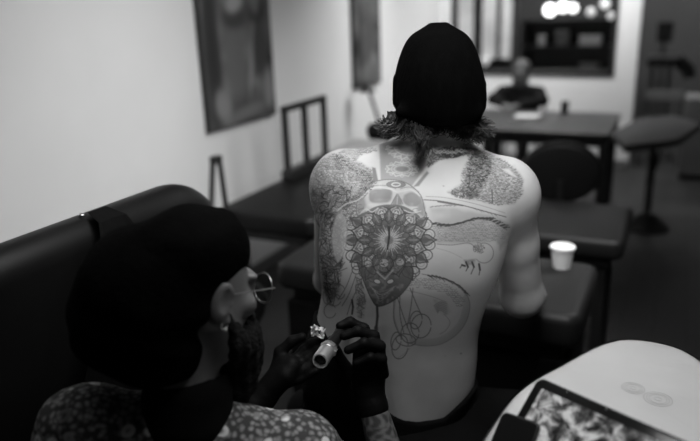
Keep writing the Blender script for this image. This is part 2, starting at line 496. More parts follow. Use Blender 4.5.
def picture(y0, y1, z0, z1, seed, label, figures):
    t = root('wall_picture', (XL, (y0+y1)/2, z0), label, 'picture', 'pictures hanging on the pale left wall')
    b = bmesh.new()
    box(b, (XL+0.002, y0, z0), (XL+0.03, y1, z1), 0.004)
    obj_bm('stretcher_frame', b, M['black_metal'], t)
    canvas('canvas', y0+.006, y1-.006, z0+.006, z1-.006, .07, figures, t, seed)
    return t
M['art_mid'] = mat('painted_grey', 0.10, 0.6, var=0.75, vscale=14)
pa = RP(205, 131, 0, XL); pb = RP(272, 107, 0, XL)
picture(pa[1], pb[1], 1.02, 2.05, 1, 'large dark painting nearest the camera on the pale left wall', [(.12, .45, .07, .5, 0, .018), (.42, .40, .10, .28, .05, .10), (.44, .62, .12, .07, 0, .035), (.46, .70, .085, .055, .3, .26), (.30, .78, .05, .08, .4, .14), (.66, .36, .022, .20, -.2, .20), (.80, .42, .08, .16, 0, .03), (.20, .13, .07, .09, .3, .17), (.90, .17, .05, .12, 0, .17), (.55, .06, .18, .04, .1, .12), (.75, .74, .06, .12, .2, .12)])
pa = RP(352, 90, 0, XL); pb = RP(378, 81, 0, XL)
picture(pa[1], pb[1], 1.03, 2.05, 2, 'narrow dark painting further along the left wall, beside the hatted sitter', [(.5, .4, .09, .3, .1, .05), (.45, .13, .12, .07, .2, .10), (.7, .22, .05, .06, 0, .14), (.2, .4, .05, .3, 0, .02)])

# ------------------------------------------------------------------ padded treatment tables
def padded_table(name, base, outline, ztop, thick, label, m, yaw=False, rz=0.0, legs=None, group='padded treatment tables', M2='black_metal', dark_fill=False, edge=0.025):
    t = root(name, (base[0], base[1], 0), label, 'table', group, yaw=yaw, rz=rz)
    b = bmesh.new(); slab(b, [(base[0]+x, base[1]+y) for x, y in outline], ztop-thick, ztop, edge); obj_bm('padded_top', b, m, t, smooth=True)
    x0 = min(p[0] for p in outline); x1 = max(p[0] for p in outline); y0 = min(p[1] for p in outline); y1 = max(p[1] for p in outline)
    b = bmesh.new(); box(b, (base[0]+x0+.05, base[1]+y0+.05, ztop-thick-.05), (base[0]+x1-.05, base[1]+y1-.05, ztop-thick-.002), 0.005); obj_bm('under_frame', b, M[M2], t)
    if dark_fill:  # added black block so the space under the top stays dark
        b = bmesh.new(); box(b, (base[0]+x0+.03, base[1]+y0+.03, 0), (base[0]+x1-.03, base[1]+y1-.03, ztop-thick-.052), .01); obj_bm('dark_fill_block', b, M['screen_black'] if False else M['black_cloth'], t); return t
    for (lx, ly) in legs or ((x0+.09, y0+.09), (x1-.09, y0+.09), (x0+.09, y1-.09), (x1-.09, y1-.09)):
        b = bmesh.new(); box(b, (base[0]+lx-.022, base[1]+ly-.022, 0.012), (base[0]+lx+.022, base[1]+ly+.022, ztop-thick-.051), 0.004)
        l = obj_bm('leg', b, M[M2], t)
        b = bmesh.new(); lathe(b, [(0, 0), (.028, 0), (.026, .012), (0, .012)], (base[0]+lx, base[1]+ly, 0), 16); obj_bm('rubber_foot', b, M['black_vinyl'], l)
    return t

# bench in front of the sitter (he rests his forearms on it)
nr_ = RP(592, 321, 2, .83); fr2 = RP(592, 262, 2, .83)
padded_table('padded_bench', (-.55, (nr_[1]+fr2[1])/2), rrect(-.40, (nr_[0]+fr2[0])/2+.55, -(fr2[1]-nr_[1])/2, (fr2[1]-nr_[1])/2, .05), 0.83, 0.11,
             'black padded bench in front of the tattooed sitter, white cup standing on it', M['grey_vinyl'], edge=0.03, dark_fill=True)
# seat of the sitter
padded_table('padded_stool', (0.16, 1.45), rrect(-.25, .25, -.23, .20, .06), 0.60, 0.08,
             'black padded seat under the shirtless sitter', M['black_vinyl'], yaw=True)
# far table to the right
padded_table('massage_table', (-.5, 3.12), rrect(-.36, .36, -.28, .28, .05), 0.72, 0.09,
             'dark massage table behind the bench, at the right of the tattooed sitter', M['grey_vinyl'])
# table left of the sitter
padded_table('massage_table', (-1.10, 2.5), rrect(-.17, .15, -.55, .6, .05), 0.80, 0.1,
             'dark massage table end between the glasses wearer and the shirtless sitter', M['grey_vinyl'], dark_fill=True)
# along the left wall
padded_table('massage_table', (-1.72, 3.42), rrect(-.27, .27, -.85, 1.4, .05), 0.76, 0.1,
             'long black massage table standing along the pale left wall', M['black_vinyl'])

# upright back pad at the left (its chair faces away to the left)
t = root('treatment_chair', (-1.35, 0.6, 0), 'large black padded treatment chair with upright back behind the tattoo artist', 'chair')
Mx = Matrix.Translation((-1.06, 0.6, 0.88)) @ Matrix.Rotation(math.radians(-3), 4, 'Y') @ Matrix.Rotation(pi/2, 4, 'Y')
b = bmesh.new(); slab(b, rrect(-.41, .45, -1.1, .78, .17, 12), -.06, .06, 0.058, M=Mx, seg=6); obj_bm('backrest', b, M['black_vinyl'], t, smooth=True)
b = bmesh.new(); slab(b, rrect(-1.95, -1.16, -.3, 1.2, .08), .42, .53, 0.03); obj_bm('seat', b, M['black_vinyl'], t, smooth=True)
b = bmesh.new(); box(b, (-1.75, .1, .28), (-1.3, .8, .415), .02); box(b, (-1.6, .3, .05), (-1.45, .6, .29), .01); obj_bm('base_column', b, M['black_metal'], t)
b = bmesh.new(); box(b, (-1.9, .1, 0), (-1.15, .8, .05), .015); obj_bm('floor_plate', b, M['black_metal'], t)
pk = RP(82, 205, 0, -1.07)
b = bmesh.new(); lathe(b, [(0, -.02), (.004, -.02), (.004, .0), (.006, .002), (.006, .005), (.004, .007), (0, .008)], (-1.075, pk[1], 1.288), 14); obj_bm('knob', b, M['chrome'], t, smooth=True)
# dark cloth draped on the back pad
b = bmesh.new()
nx, ny = 26, 22
gr = []
for i in range(nx+1):
    row = []
    for j in range(ny+1):
        u, v = i/nx, j/ny
        s_ = v*0.62-.02
        yy = 0.98+(u-.5)*(.05+.55*v)-.12*v
        zz = 1.296 - max(0, s_) - 0.1*max(0, u-.5)*v
        xx = -1.055+0.022+.060*min(1, max(0, s_)*9)+.05*max(0, s_) + (0.006*math.sin(u*21+v*3)+0.004*math.sin(u*9-v*7))*min(1, v*3)+.02
        if s_ < 0: xx = -1.055+.02+s_; zz = 1.300
        row.append(b.verts.new((xx, yy, zz)))
    gr.append(row)
for i in range(nx):
    for j in range(ny): b.faces.new((gr[i][j], gr[i+1][j], gr[i+1][j+1], gr[i][j+1]))
dr = solo('cloth', b, M['black_cloth'], (-1.02, 0.87, 0.7), 'thin black cloth draped over the upright pad behind the artist', 'cloth')

# ------------------------------------------------------------------ things by the left wall
t = root('folding_stand', (-1.93, 2.36, 0), 'black a-shaped folding stand peeking over the treatment chair by the wall', 'stand')
ap = RP(216, 160, 0, -1.93)
for s_, w in ((-1, .0), (1, .0)):
    b = bmesh.new(); tube(b, [(ap[0]+.01*s_, ap[1]+.012*s_, ap[2]), (ap[0]+.02*s_, ap[1]+(.13 if s_ < 0 else .05)*s_*1.6, .0)], .013, 8); obj_bm('leg', b, M['black_metal'], t)
b = bmesh.new(); box(b, (ap[0]-.02, ap[1]-.03, ap[2]-.015), (ap[0]+.02, ap[1]+.03, ap[2]+.02), .008); obj_bm('hinge', b, M['black_metal'], t)

f0 = RP(284, 108, 0, -1.93); f1 = RP(323, 98, 0, -1.93)
t = root('display_frame', (-1.93, (f0[1]+f1[1])/2, .76), 'open black two-bay frame standing on the long table along the left wall', 'frame')
for nm, yy in (('side_post', f0[1]), ('middle_post', f0[1]*.52+f1[1]*.48), ('side_post', f1[1])):
    b = bmesh.new(); box(b, (-1.945, yy-.018, .76), (-1.915, yy+.018, f0[2]+.005), .004); obj_bm(nm, b, M['black_metal'], t)
b = bmesh.new(); box(b, (-1.945, f0[1]-.02, f0[2]-.025), (-1.915, f1[1]+.02, f0[2]+.01), .004); obj_bm('top_rail', b, M['black_metal'], t)
b = bmesh.new(); box(b, (-1.96, f0[1]-.03, .76), (-1.89, f1[1]+.03, .82), .01); obj_bm('base_rail', b, M['black_metal'], t)

b = bmesh.new()
for i in range(4): slab(b, rrect(-1.88+.003*i, -1.62-.004*i, 3.58, 3.95, .03), .762+.025*i, .785+.025*i, .011)
solo('folded_towel', b, M['light_obj'], (-1.75, 3.76, .762), 'folded pale towel lying on the long table behind the sitter\'s left shoulder', 'towel')
b = bmesh.new(); tube(b, [(-1.95, 4.35, .82), (-1.93, 4.35, .83), (-1.7, 4.35, .835), (-1.52, 4.35, .83), (-1.5, 4.35, .82)], [.03, .062, .066, .062, .03], 20)
solo('bolster', b, M['black_vinyl'], (-1.7, 4.35, .762), 'dark round bolster cushion lying on the long table, behind the pale towel', 'cushion')

t = root('floor_lamp', (-1.95, 5.05, 0), 'dark jointed floor lamp by the wall under the narrow painting', 'lamp')
b = bmesh.new(); lathe(b, [(0, 0), (.14, 0), (.14, .02), (.02, .03), (0, .03)], (-1.95, 5.05, 0), 24); obj_bm('base', b, M['black_metal'], t, smooth=True)
q0 = RP(352, 70, 1, 5.0); q1 = RP(368, 88, 1, 5.0); q2 = RP(382, 130, 1, 5.05)
b = bmesh.new(); tube(b, [(-1.95, 5.05, .03), (-1.95, 5.05, q2[2]), (q2[0], q2[1], q2[2])], .012, 8); obj_bm('pole', b, M['grey_obj'], t)
b = bmesh.new(); tube(b, [q2, q1], .014, 8); obj_bm('arm', b, M['black_metal'], t)
b = bmesh.new(); lathe(b, [(0, -.03), (.028, -.02), (.032, 0), (.028, .02), (0, .03)], tuple(q2), 16); obj_bm('joint', b, M['black_metal'], t, smooth=True)
b = bmesh.new(); lathe(b, [(.02, .04), (.03, .035), (.07, -.03), (.066, -.03), (.026, .03)], (q1[0], q1[1], q1[2]), 20); obj_bm('lamp_shade', b, M['black_metal'], t, smooth=True)

# ------------------------------------------------------------------ round-backed chairs
def round_chair(base, face, label, sc=1.0, m='grey_vinyl'):
    """base on floor; face = yaw of the sitting direction"""
    t = root('round_back_chair', (0, 0, 0), label, 'chair', 'round-backed swivel chairs')
    prof = []
    out = [(.225*math.cos(a)*(1 if math.sin(a) > 0 else .92), .20*math.sin(a)*(1 if math.sin(a) > 0 else .8)) for a in [2*pi*i/36 for i in range(36)]]
    Mb = Matrix.Translation((0, -.22, .74)) @ Matrix.Rotation(math.radians(8), 4, 'X') @ Matrix.Rotation(pi/2, 4, 'X')
    b = bmesh.new(); slab(b, out, -.035, .035, .03, M=Mb); obj_bm('backrest', b, M[m], t, smooth=True)
    b = bmesh.new(); slab(b, rrect(-.23, .23, -.2, .24, .12), .43, .50, .03); obj_bm('seat', b, M[m], t, smooth=True)
    b = bmesh.new(); tube(b, [(0, -.1, .42), (0, -.28, .42), (0, -.29, .5), (0, -.26, .72)], .018, 8); obj_bm('back_bracket', b, M['black_metal'], t, smooth=True)
    b = bmesh.new(); lathe(b, [(0, .12), (.03, .12), (.03, .3), (.02, .3), (.02, .43), (0, .43)], n=16); obj_bm('column', b, M['black_metal'], t, smooth=True)
    for i in range(5):
        a = 2*pi*i/5+.3
        b = bmesh.new(); tube(b, [(0, 0, .12), (.14*math.cos(a), .14*math.sin(a), .1), (.25*math.cos(a), .25*math.sin(a), .07)], [.022, .018, .014], 8); l = obj_bm('leg', b, M['black_metal'], t, smooth=True)
        b = bmesh.new(); lathe(b, [(0, -.012), (.028, -.012), (.03, 0), (.028, .012), (0, .012)], (.25*math.cos(a), .25*math.sin(a), .03), 14, M=Matrix.Rotation(pi/2, 3, 'X')); obj_bm('caster', b, M['black_vinyl'], l, smooth=True)
    t.location = (base[0], base[1], 0); t.rotation_euler = (0, 0, face); t.scale = (sc, sc, sc)
    return t
c1 = round_chair((-.58, 4.05), math.radians(8), 'dark round-backed chair beyond the massage table, facing the far table')
c2 = copy_tree(c1); c2['label'] = 'dark round-backed chair low between the artist and the shirtless sitter'
c2.location = (-1.62, 2.02, 0); c2.rotation_euler = (0, 0, math.radians(55)); c2.scale = (.78,)*3

# ------------------------------------------------------------------ far tables
t = root('dining_table', (-.95, 5.6, 0), 'long dark table in front of the seated background person', 'table')
b = bmesh.new(); slab(b, rrect(-1.62, -.42, 5.08, 6.1, .03), .715, .75, .008); obj_bm('table_top', b, M['table_top'], t, smooth=True)
b = bmesh.new()
for lo, hi in (((-1.55, 5.16), (-.43, 5.19)), ((-1.55, 5.99), (-.43, 6.02)), ((-1.55, 5.19), (-1.52, 5.99)), ((-.46, 5.19), (-.43, 5.99))): box(b, (lo[0], lo[1], .64), (hi[0], hi[1], .714))
obj_bm('apron', b, M['black_metal'], t)
for lx in (-1.52, -.46):
    for ly in (5.2, 5.97):
        b = bmesh.new(); box(b, (lx-.03, ly-.03, 0), (lx+.03, ly+.03, .714), .004); obj_bm('leg', b, M['black_metal'], t)

t = root('pedestal_table', (-.13, 5.38, 0), 'grey-topped pedestal table with a round black foot at the far right', 'table')
A = math.radians(9)
Mp = Matrix.Translation((-.13, 5.38, 0)) @ Matrix.Rotation(-A, 4, 'Z') @ Matrix.Rotation(math.radians(0), 4, 'Z')
b = bmesh.new(); slab(b, [(-.05, -.68), (.22, -.30), (.25, .40), (.0, .72), (-.22, .45), (-.25, -.25)], .70, .75, .015, M=Mp); obj_bm('table_top', b, M['grey_top'], t, smooth=True)
b = bmesh.new(); lathe(b, [(0, .03), (.045, .03), (.03, .06), (.03, .69), (.09, .699), (0, .699)], (-.13, 5.38, 0), 20); obj_bm('column', b, M['black_metal'], t, smooth=True)
b = bmesh.new(); lathe(b, [(0, 0), (.17, 0), (.17, .02), (.12, .05), (.05, .12), (0, .12)], (-.13, 5.38, 0), 28); obj_bm('round_foot', b, M['black_metal'], t, smooth=True)
b = bmesh.new(); tube(b, [(-.13, 5.1, .69), (-.13, 5.38, .35)], .015, 6); tube(b, [(-.13, 5.38, .35), (-.05, 5.8, .69)], .015, 6); obj_bm('brace', b, M['black_metal'], t)

b = bmesh.new(); lathe(b, [(0, 0), (.028, 0), (.036, .10), (.033, .10), (.026, .006), (0, .006)], (-.86, 5.98, .75), 20)
solo('coffee_cup', b, M['black_vinyl'], (-.86, 5.98, .75), 'small dark cup standing on the far table beside the background person', 'cup')
# pale things lying on the far table
b = bmesh.new()
for i in range(7): box(b, (-1.22+.004*i, 5.55, .751+.004*i), (-1.02+.003*i, 5.72, .7545+.004*i), .001)
solo('paper_stack', b, M['light_obj'], (-1.12, 5.63, .751), 'small pale stack of paper on the far table before the background person', 'papers')

# white cup near the sitter
cp = V(562, 258, 2.10)
cp = V(562, 262, 2.06) if False else cp
t = root('paper_cup', (cp[0], cp[1], 0.83), 'white paper cup with a plain lid standing on the bench at the sitter\'s right', 'cup', yaw=True)
cb = (cp[0], cp[1], .83)
b = bmesh.new(); lathe(b, [(0, 0), (.028, 0), (.0375, .070), (.036, .070), (.027, .004), (0, .004)], cb, 32); obj_bm('cup_body', b, M['cup'], t, smooth=True)
b = bmesh.new(); lathe(b, [(.0375, .066), (.0412, .067), (.0412, .073), (.038, .076), (.035, .0765), (.034, .073), (0, .073)], cb, 32); obj_bm('lid', b, M['cup'], t, smooth=True)

# ------------------------------------------------------------------ right background
y = 10.49
def rb(px0, py0, px1_, py1, Y, depth, bm, bev=.01):
    a = RP(px0, py1, 1, Y); c = RP(px1_, py0, 1, Y)
    box(bm, (a[0], Y, max(0, a[2])), (c[0], Y+depth, c[2]), bev)
# armchair-like dark seat and a monitor on a stand
t = root('monitor_stand', (-.24, 9.0, 0), 'dark screen on a wheeled stand in the dim far right corner', 'monitor')
b = bmesh.new(); rb(656, 22, 674, 42, 9.0, .05, b); obj_bm('screen', b, M['screen_black'], t)
a = RP(664, 42, 1, 9.02)
b = bmesh.new(); tube(b, [(a[0], 9.025, a[2]+.02), (a[0], 9.025, .04)], .02, 8); obj_bm('pole', b, M['black_metal'], t)
b = bmesh.new(); box(b, (a[0]-.2, 8.9, 0), (a[0]+.2, 9.2, .04), .01); obj_bm('base', b, M['black_metal'], t)
t = root('reclining_chair', (-.2, 8.3, 0), 'black reclining chair with a raised end in the dim far right', 'chair')
a = RP(648, 52, 1, 8.2); c = RP(690, 72, 1, 8.2)
b = bmesh.new(); slab(b, rrect(a[0], c[0]-.1, 8.05, 8.45, .05), a[2]-.14, a[2]-.04, .03); obj_bm('seat', b, M['black_vinyl'], t, smooth=True)
b = bmesh.new(); tube(b, [(c[0]-.14, 8.25, a[2]-.08), (c[0]-.02, 8.25, c[2]+.02), (c[0], 8.25, c[2]-.06)], .07, 10); obj_bm('leg_rest', b, M['black_vinyl'], t, smooth=True)
for lx in (a[0]+.06, c[0]-.2):
    b = bmesh.new(); tube(b, [(lx, 8.25, a[2]-.14), (lx, 8.25, 0)], .02, 8); obj_bm('leg', b, M['black_metal'], t)
# two spindly chairs in front of it
def rail_chair(x, yy, rz, label):
    t = root('metal_chair', (0, 0, 0), label, 'chair', 'thin metal chairs at the far right')
    for sx in (-1, 1):
        b = bmesh.new(); tube(b, [(sx*.19, -.2, 0), (sx*.19, -.2, .45), (sx*.18, -.23, .78)], .012, 6); obj_bm('rear_leg', b, M['black_metal'], t)
        b = bmesh.new(); tube(b, [(sx*.19, .19, 0), (sx*.19, .19, .45)], .012, 6); obj_bm('front_leg', b, M['black_metal'], t)
    b = bmesh.new(); box(b, (-.18, -.245, .68), (.18, -.225, .78), .006); obj_bm('backrest', b, M['grey_obj'], t)
    b = bmesh.new(); box(b, (-.2, -.2, .44), (.2, .2, .47), .01); obj_bm('seat', b, M['grey_vinyl'], t)
    t.location = (x, yy, 0); t.rotation_euler = (0, 0, rz); return t
r1 = rail_chair(-.18, 7.7, .2, 'thin metal chair nearest the white wall end, behind the pedestal table')
r2 = copy_tree(r1); r2.location = (.5, 8.0, 0); r2.rotation_euler = (0, 0, -.5); r2['label'] = 'thin metal chair deeper in the dim far right, behind the pale cabinet'
a = RP(683, 98, 1, 7.0)
a[0] += .02
t = root('storage_cabinet', (a[0]+.25, 7.2, 0), 'grey low cabinet at the right edge of the photo', 'cabinet')
b = bmesh.new(); box(b, (a[0], 7.0, .04), (a[0]+.5, 7.4, a[2]), .01); obj_bm('cabinet_body', b, M['grey_obj'], t)
for i in range(2):
    b = bmesh.new(); box(b, (a[0]+.01+.245*i, 6.985, .06), (a[0]+.245+.245*i, 6.999, a[2]-.02), .003); d = obj_bm('door', b, M['grey_obj'], t)
    b = bmesh.new(); tube(b, [(a[0]+.22+.05*i, 6.97, a[2]-.15), (a[0]+.22+.05*i, 6.97, a[2]-.25)], .006, 6); obj_bm('handle', b, M['chrome'], d)
b = bmesh.new(); box(b, (a[0]+.02, 7.02, 0), (a[0]+.48, 7.38, .04)); obj_bm('plinth', b, M['black_metal'], t)

# ------------------------------------------------------------------ beyond the inside window: hanging globes, shelf with boxes
gl = [(550, 10, 8, 1.0), (563, 7, 7, .8), (573, 8, 6, .7), (591, 12, 5.5, .12), (605, 4, 5.5, .25), (611, 16, 4.5, .1)]
names = ['brightest round lamp globe seen through the inside window, leftmost of the row', 'round lamp globe second from the left seen through the inside window',
         'round lamp globe third from the left seen through the inside window', 'dimmer lamp globe hanging fourth from the left behind the inside window',
         'upper lamp globe near the window\'s right edge', 'lowest lamp globe near the window\'s right edge']
for (gx, gy, gr_, e), nm in zip(gl, names):
    p = RP(gx, gy, 1, 9.3); r = gr_*mpp(gx, gy, 9.0)*.75
    t = root('pendant_lamp', (p[0], p[1], p[2]), nm, 'lamp', 'globe lamps beyond the inside window')
    b = bmesh.new(); bmesh.ops.create_uvsphere(b, u_segments=20, v_segments=12, radius=r, matrix=Matrix.Translation(Vector(p))); obj_bm('globe', b, mat('globe_glow', .9, .5, emis=5*e), t, smooth=True)
    b = bmesh.new(); tube(b, [(p[0], p[1], p[2]+r), (p[0], p[1], ZC)], .006, 6); obj_bm('cord', b, M['black_metal'], t)
t = root('open_shelf', (-1.1, 9.55, 0), 'dark open shelf unit beyond the inside window', 'shelf')
a = RP(522, 62, 1, 9.5); c = RP(622, 20, 1, 9.5)
x0, x1 = a[0], c[0]
for sx in (x0, x1-.03):
    b = bmesh.new(); box(b, (sx, 9.4, 0), (sx+.03, 9.75, 1.42)); obj_bm('side_panel', b, M['black_metal'], t)
for zz in (.3, .74, 1.06, 1.39):
    b = bmesh.new(); box(b, (x0+.03, 9.4, zz), (x1-.03, 9.75, zz+.03)); obj_bm('shelf_board', b, M['black_metal'], t)
b = bmesh.new(); box(b, (x0+.03, 9.74, .3), (x1-.03, 9.75, 1.39)); obj_bm('back_panel', b, M['black_metal'], t)
for (bx, by, w, h_, mm_, lab) in ((590, 41, 20, 9, 'light_obj', 'pale flat box on the upper board of the shelf beyond the window'), (589, 58, 18, 7, 'grey_obj', 'grey flat box on the lower board of the shelf beyond the window'),
                             (562, 31, 12, 15, 'grey_obj', 'grey upright box on the top board of the shelf beyond the window'), (541, 40, 6, 10, 'light_obj', 'small pale jar box at the left of the shelf beyond the window')):
    zb = min((.77, 1.09, 1.42), key=lambda q: abs(q - RP(bx, by+h_/2, 1, 9.42)[2]))
    p = RP(bx, by, 1, 9.42); w_ = w*mpp(bx, by, 9.2); hh = h_*mpp(bx, by, 9.2)
    b = bmesh.new(); box(b, (p[0]-w_/2, 9.42, zb), (p[0]+w_/2, 9.6, zb+hh), .008); box(b, (p[0]-w_/2-.004, 9.415, zb+hh*.72), (p[0]+w_/2+.004, 9.605, zb+hh+.004), .006)
    solo('storage_box', b, M[mm_], (p[0], 9.5, zb), lab, 'box', 'boxes beyond the inside window', smooth=False)
# pale floor lamp globe low left in window
p = RP(485, 61, 1, 9.0)
t = root('table_lamp', (p[0], 9.0, 0), 'small pale globe on a stand seen low through the window beside the black hat', 'lamp')
b = bmesh.new(); bmesh.ops.create_uvsphere(b, u_segments=20, v_segments=12, radius=.06, matrix=Matrix.Translation(Vector(p))); obj_bm('globe', b, mat('soft_glow', .9, .5, emis=.4), t, smooth=True)
b = bmesh.new(); tube(b, [(p[0], 9, p[2]-.05), (p[0], 9, .02)], .012, 6); lathe(b, [(0, 0), (.12, 0), (.12, .02), (0, .02)], (p[0], 9, 0), 20); obj_bm('stand', b, M['black_metal'], t)

# ================================================================== THE TATTOO (ink density painted in a flat chart laid on the back)
TS = 5.0; TX0, TY0, TX1, TY1 = 292.0, 122.0, 560.0, 366.0
TW, TH = int((TX1-TX0)*TS), int((TY1-TY0)*TS)
ink = np.zeros((TH, TW), np.float32)
gx = (TX0+np.arange(TW)/TS).astype(np.float32); gy = (TY0+np.arange(TH)/TS).astype(np.float32)

def sub(x0, y0, x1, y1):
    a = max(0, int((x0-TX0)*TS)); b_ = min(TW, int((x1-TX0)*TS)+2); c = max(0, int((y0-TY0)*TS)); d = min(TH, int((y1-TY0)*TS)+2)
    return (slice(c, d), slice(a, b_)) if b_ > a and d > c else None

def put(sl, al, dark):
    r = ink[sl]
    if dark >= 0: np.copyto(r, r+(dark-r)*al, where=(dark > r) | (al > 1))      # only ever darken
    else: np.copyto(r, r*(1-al*(-dark)))

def stroke(pts, w=0.9, dark=0.8, closed=False, taper=False, soft=0.35):
    pts = list(pts)
    if closed: pts.append(pts[0])
    n = len(pts)-1
    for i in range(n):
        (x0, y0), (x1, y1) = pts[i], pts[i+1]
        ww = w*(1-(i+.5)/n*.85) if taper else w
        m = ww/2+soft+.3
        sl = sub(min(x0, x1)-m, min(y0, y1)-m, max(x0, x1)+m, max(y0, y1)+m)
        if sl is None: continue
        X = gx[sl[1]][None, :]; Y = gy[sl[0]][:, None]
        dx, dy = x1-x0, y1-y0; L = dx*dx+dy*dy+1e-9
        t = np.clip(((X-x0)*dx+(Y-y0)*dy)/L, 0, 1)
        d = np.hypot(X-x0-dx*t, Y-y0-dy*t)
        put(sl, np.clip((ww/2+soft-d)/(2*soft), 0, 1), dark)

def poly_mask(pts, soft=0.8):
    xs = [p[0] for p in pts]; ys = [p[1] for p in pts]; m = soft+.5
    sl = sub(min(xs)-m, min(ys)-m, max(xs)+m, max(ys)+m)
    X, Y = np.meshgrid(gx[sl[1]], gy[sl[0]])
    ins = np.zeros(X.shape, bool); dist = np.full(X.shape, 99., np.float32); n = len(pts)
    for i in range(n):
        x0, y0 = pts[i]; x1, y1 = pts[(i+1) % n]
        c = ((y0 > Y) != (y1 > Y)) & (X < (x1-x0)*(Y-y0)/((y1-y0) or 1e-9)+x0); ins ^= c
        dx, dy = x1-x0, y1-y0; L = dx*dx+dy*dy+1e-9
        t = np.clip(((X-x0)*dx+(Y-y0)*dy)/L, 0, 1); dist = np.minimum(dist, np.hypot(X-x0-dx*t, Y-y0-dy*t))
    sd = np.where(ins, dist, -dist)
    return sl, np.clip((sd+soft)/(2*soft), 0, 1)

def fill(pts, dark, soft=0.6, tex=0.0, tsc=3.0):
    sl, a = poly_mask(pts, soft)
    if tex: a = a*(1-tex+tex*tnoise(sl, tsc)*2)
    put(sl, np.clip(a, 0, 1), dark)

_nb = rng.random((512, 512)).astype(np.float32)
def tnoise(sl, sc):
    X = (gx[sl[1]]/sc)[None, :]; Y = (gy[sl[0]]/sc)[:, None]
    xi = np.floor(X).astype(int); yi = np.floor(Y).astype(int); fx = X-xi; fy = Y-yi
    fx = fx*fx*(3-2*fx); fy = fy*fy*(3-2*fy)
    g = lambda a, b_: _nb[(b_) % 512, (a) % 512]
    return (g(xi, yi)*(1-fx)+g(xi+1, yi)*fx)*(1-fy)+(g(xi, yi+1)*(1-fx)+g(xi+1, yi+1)*fx)*fy

def inside(p, pts):
    r = False; n = len(pts)
    for i in range(n):
        x0, y0 = pts[i]; x1, y1 = pts[(i+1) % n]
        if (y0 > p[1]) != (y1 > p[1]) and p[0] < (x1-x0)*(p[1]-y0)/((y1-y0) or 1e-9)+x0: r = not r
    return r

def arc(cx, cy, rx, ry, a0=0, a1=360, n=28, rot_=0.0):
    out = []; r = math.radians(rot_)
    for i in range(n+1):
        a = math.radians(a0+(a1-a0)*i/n); x, y = rx*math.cos(a), ry*math.sin(a)
        out.append((cx+x*math.cos(r)-y*math.sin(r), cy+x*math.sin(r)+y*math.cos(r)))
    return out

def smooth(pts, n=8):
    """catmull-rom"""
    P = [pts[0]]+list(pts)+[pts[-1]]; out = []
    for i in range(1, len(P)-2):
        for k in range(n):
            t = k/n; f = lambda j: 0.5*((2*P[i][j])+(-P[i-1][j]+P[i+1][j])*t+(2*P[i-1][j]-5*P[i][j]+4*P[i+1][j]-P[i+2][j])*t*t+(-P[i-1][j]+3*P[i][j]-3*P[i+1][j]+P[i+2][j])*t**3)
            out.append((f(0), f(1)))
    return out+[pts[-1]]

def scales(poly, sp=2.6, w=0.45, dark=0.6, dirn=90, jit=.5):
    w *= 1.35; dark = min(1, dark*1.3)
    xs = [p[0] for p in poly]; ys = [p[1] for p in poly]; y = min(ys); k = 0
    while y < max(ys):
        x = min(xs)+(k % 2)*sp/2
        while x < max(xs):
            px, py = x+random.uniform(-jit, jit), y+random.uniform(-jit, jit)
            if inside((px, py), poly):
                r = sp*.5*random.uniform(.7, 1.15); d0 = dirn+random.uniform(-30, 30)
                stroke(arc(px, py, r, r*.9, d0-80, d0+80, 4), w, dark*random.uniform(.6, 1.1))
            x += sp
        y += sp*.8; k += 1

def spikes(path, L, ang, dark=.85, w=1.5, every=1.0):
    """row of tapering dorsal spikes along a path"""
    P = smooth(path, 10); acc = 0
    for i in range(1, len(P)):
        acc += math.hypot(P[i][0]-P[i-1][0], P[i][1]-P[i-1][1])
        if acc > every*3.2:
            acc = 0; a = math.radians(ang+random.uniform(-8, 8)); l = L*random.uniform(.75, 1.1)
            x, y = P[i]
            stroke([(x, y), (x+l*.5*math.cos(a), y+l*.5*math.sin(a)+.3), (x+l*math.cos(a+.25), y+l*math.sin(a+.25))], w, dark, taper=True, soft=.3)

def scribble(poly, n, L, w=.4, dark=.55, turn=1.1):
    w *= 1.25; dark = min(1, dark*1.25)
    xs = [p[0] for p in poly]; ys = [p[1] for p in poly]; c = 0; tries = 0
    while c < n and tries < n*6:
        tries += 1
        x, y = random.uniform(min(xs), max(xs)), random.uniform(min(ys), max(ys))
        if not inside((x, y), poly): continue
        a = random.uniform(0, 2*pi); pts = [(x, y)]; da = random.uniform(-turn, turn)*.4
        for q in range(6):
            a += da+random.uniform(-.25, .25); x += math.cos(a)*L/6; y += math.sin(a)*L/6
            if not inside((x, y), poly): break
            pts.append((x, y))
        if len(pts) > 2: stroke(pts, w, dark*random.uniform(.6, 1.15)); c += 1

# --- grey lace panel between the shoulder blades
panel = [(379, 143), (398, 141), (435, 144), (446, 150), (425, 168), (412, 186), (395, 181), (381, 184)]
fill(panel, .50, 1.0, tex=.25, tsc=9)
fill([(372, 167), (375.5, 168), (379, 184), (373, 183)], .72, .7); fill([(427, 171), (429, 173), (419, 186), (413, 187)], .66, .8)
fill([(378, 142), (400, 139), (398, 147), (384, 147)], .72, 1.5)
def lace(cx, cy, rx, ry, n, a0, a1, w=.9):
    P1 = arc(cx, cy, rx, ry, a0, a1, n*2)
    zig = [(cx+(p[0]-cx)*(1.12 if i % 2 else .82), cy+(p[1]-cy)*(1.12 if i % 2 else .82)) for i, p in enumerate(P1)]
    stroke(zig, w, -.85); stroke(arc(cx, cy, rx*.72, ry*.70, a0, a1, 24), w*.7, -.7)
    for i in range(0, len(P1), 2):
        stroke([(cx+(P1[i][0]-cx)*.5, cy+(P1[i][1]-cy)*.5), P1[i]], w*.5, -.6)
        stroke(arc(P1[i][0], P1[i][1], 1.6, 1.2, 0, 360, 8), .5, -.8)
lace(410, 147, 22, 12, 9, 0, 180, 1.1); fill(arc(407, 148, 9, 5), .8, 1.5)
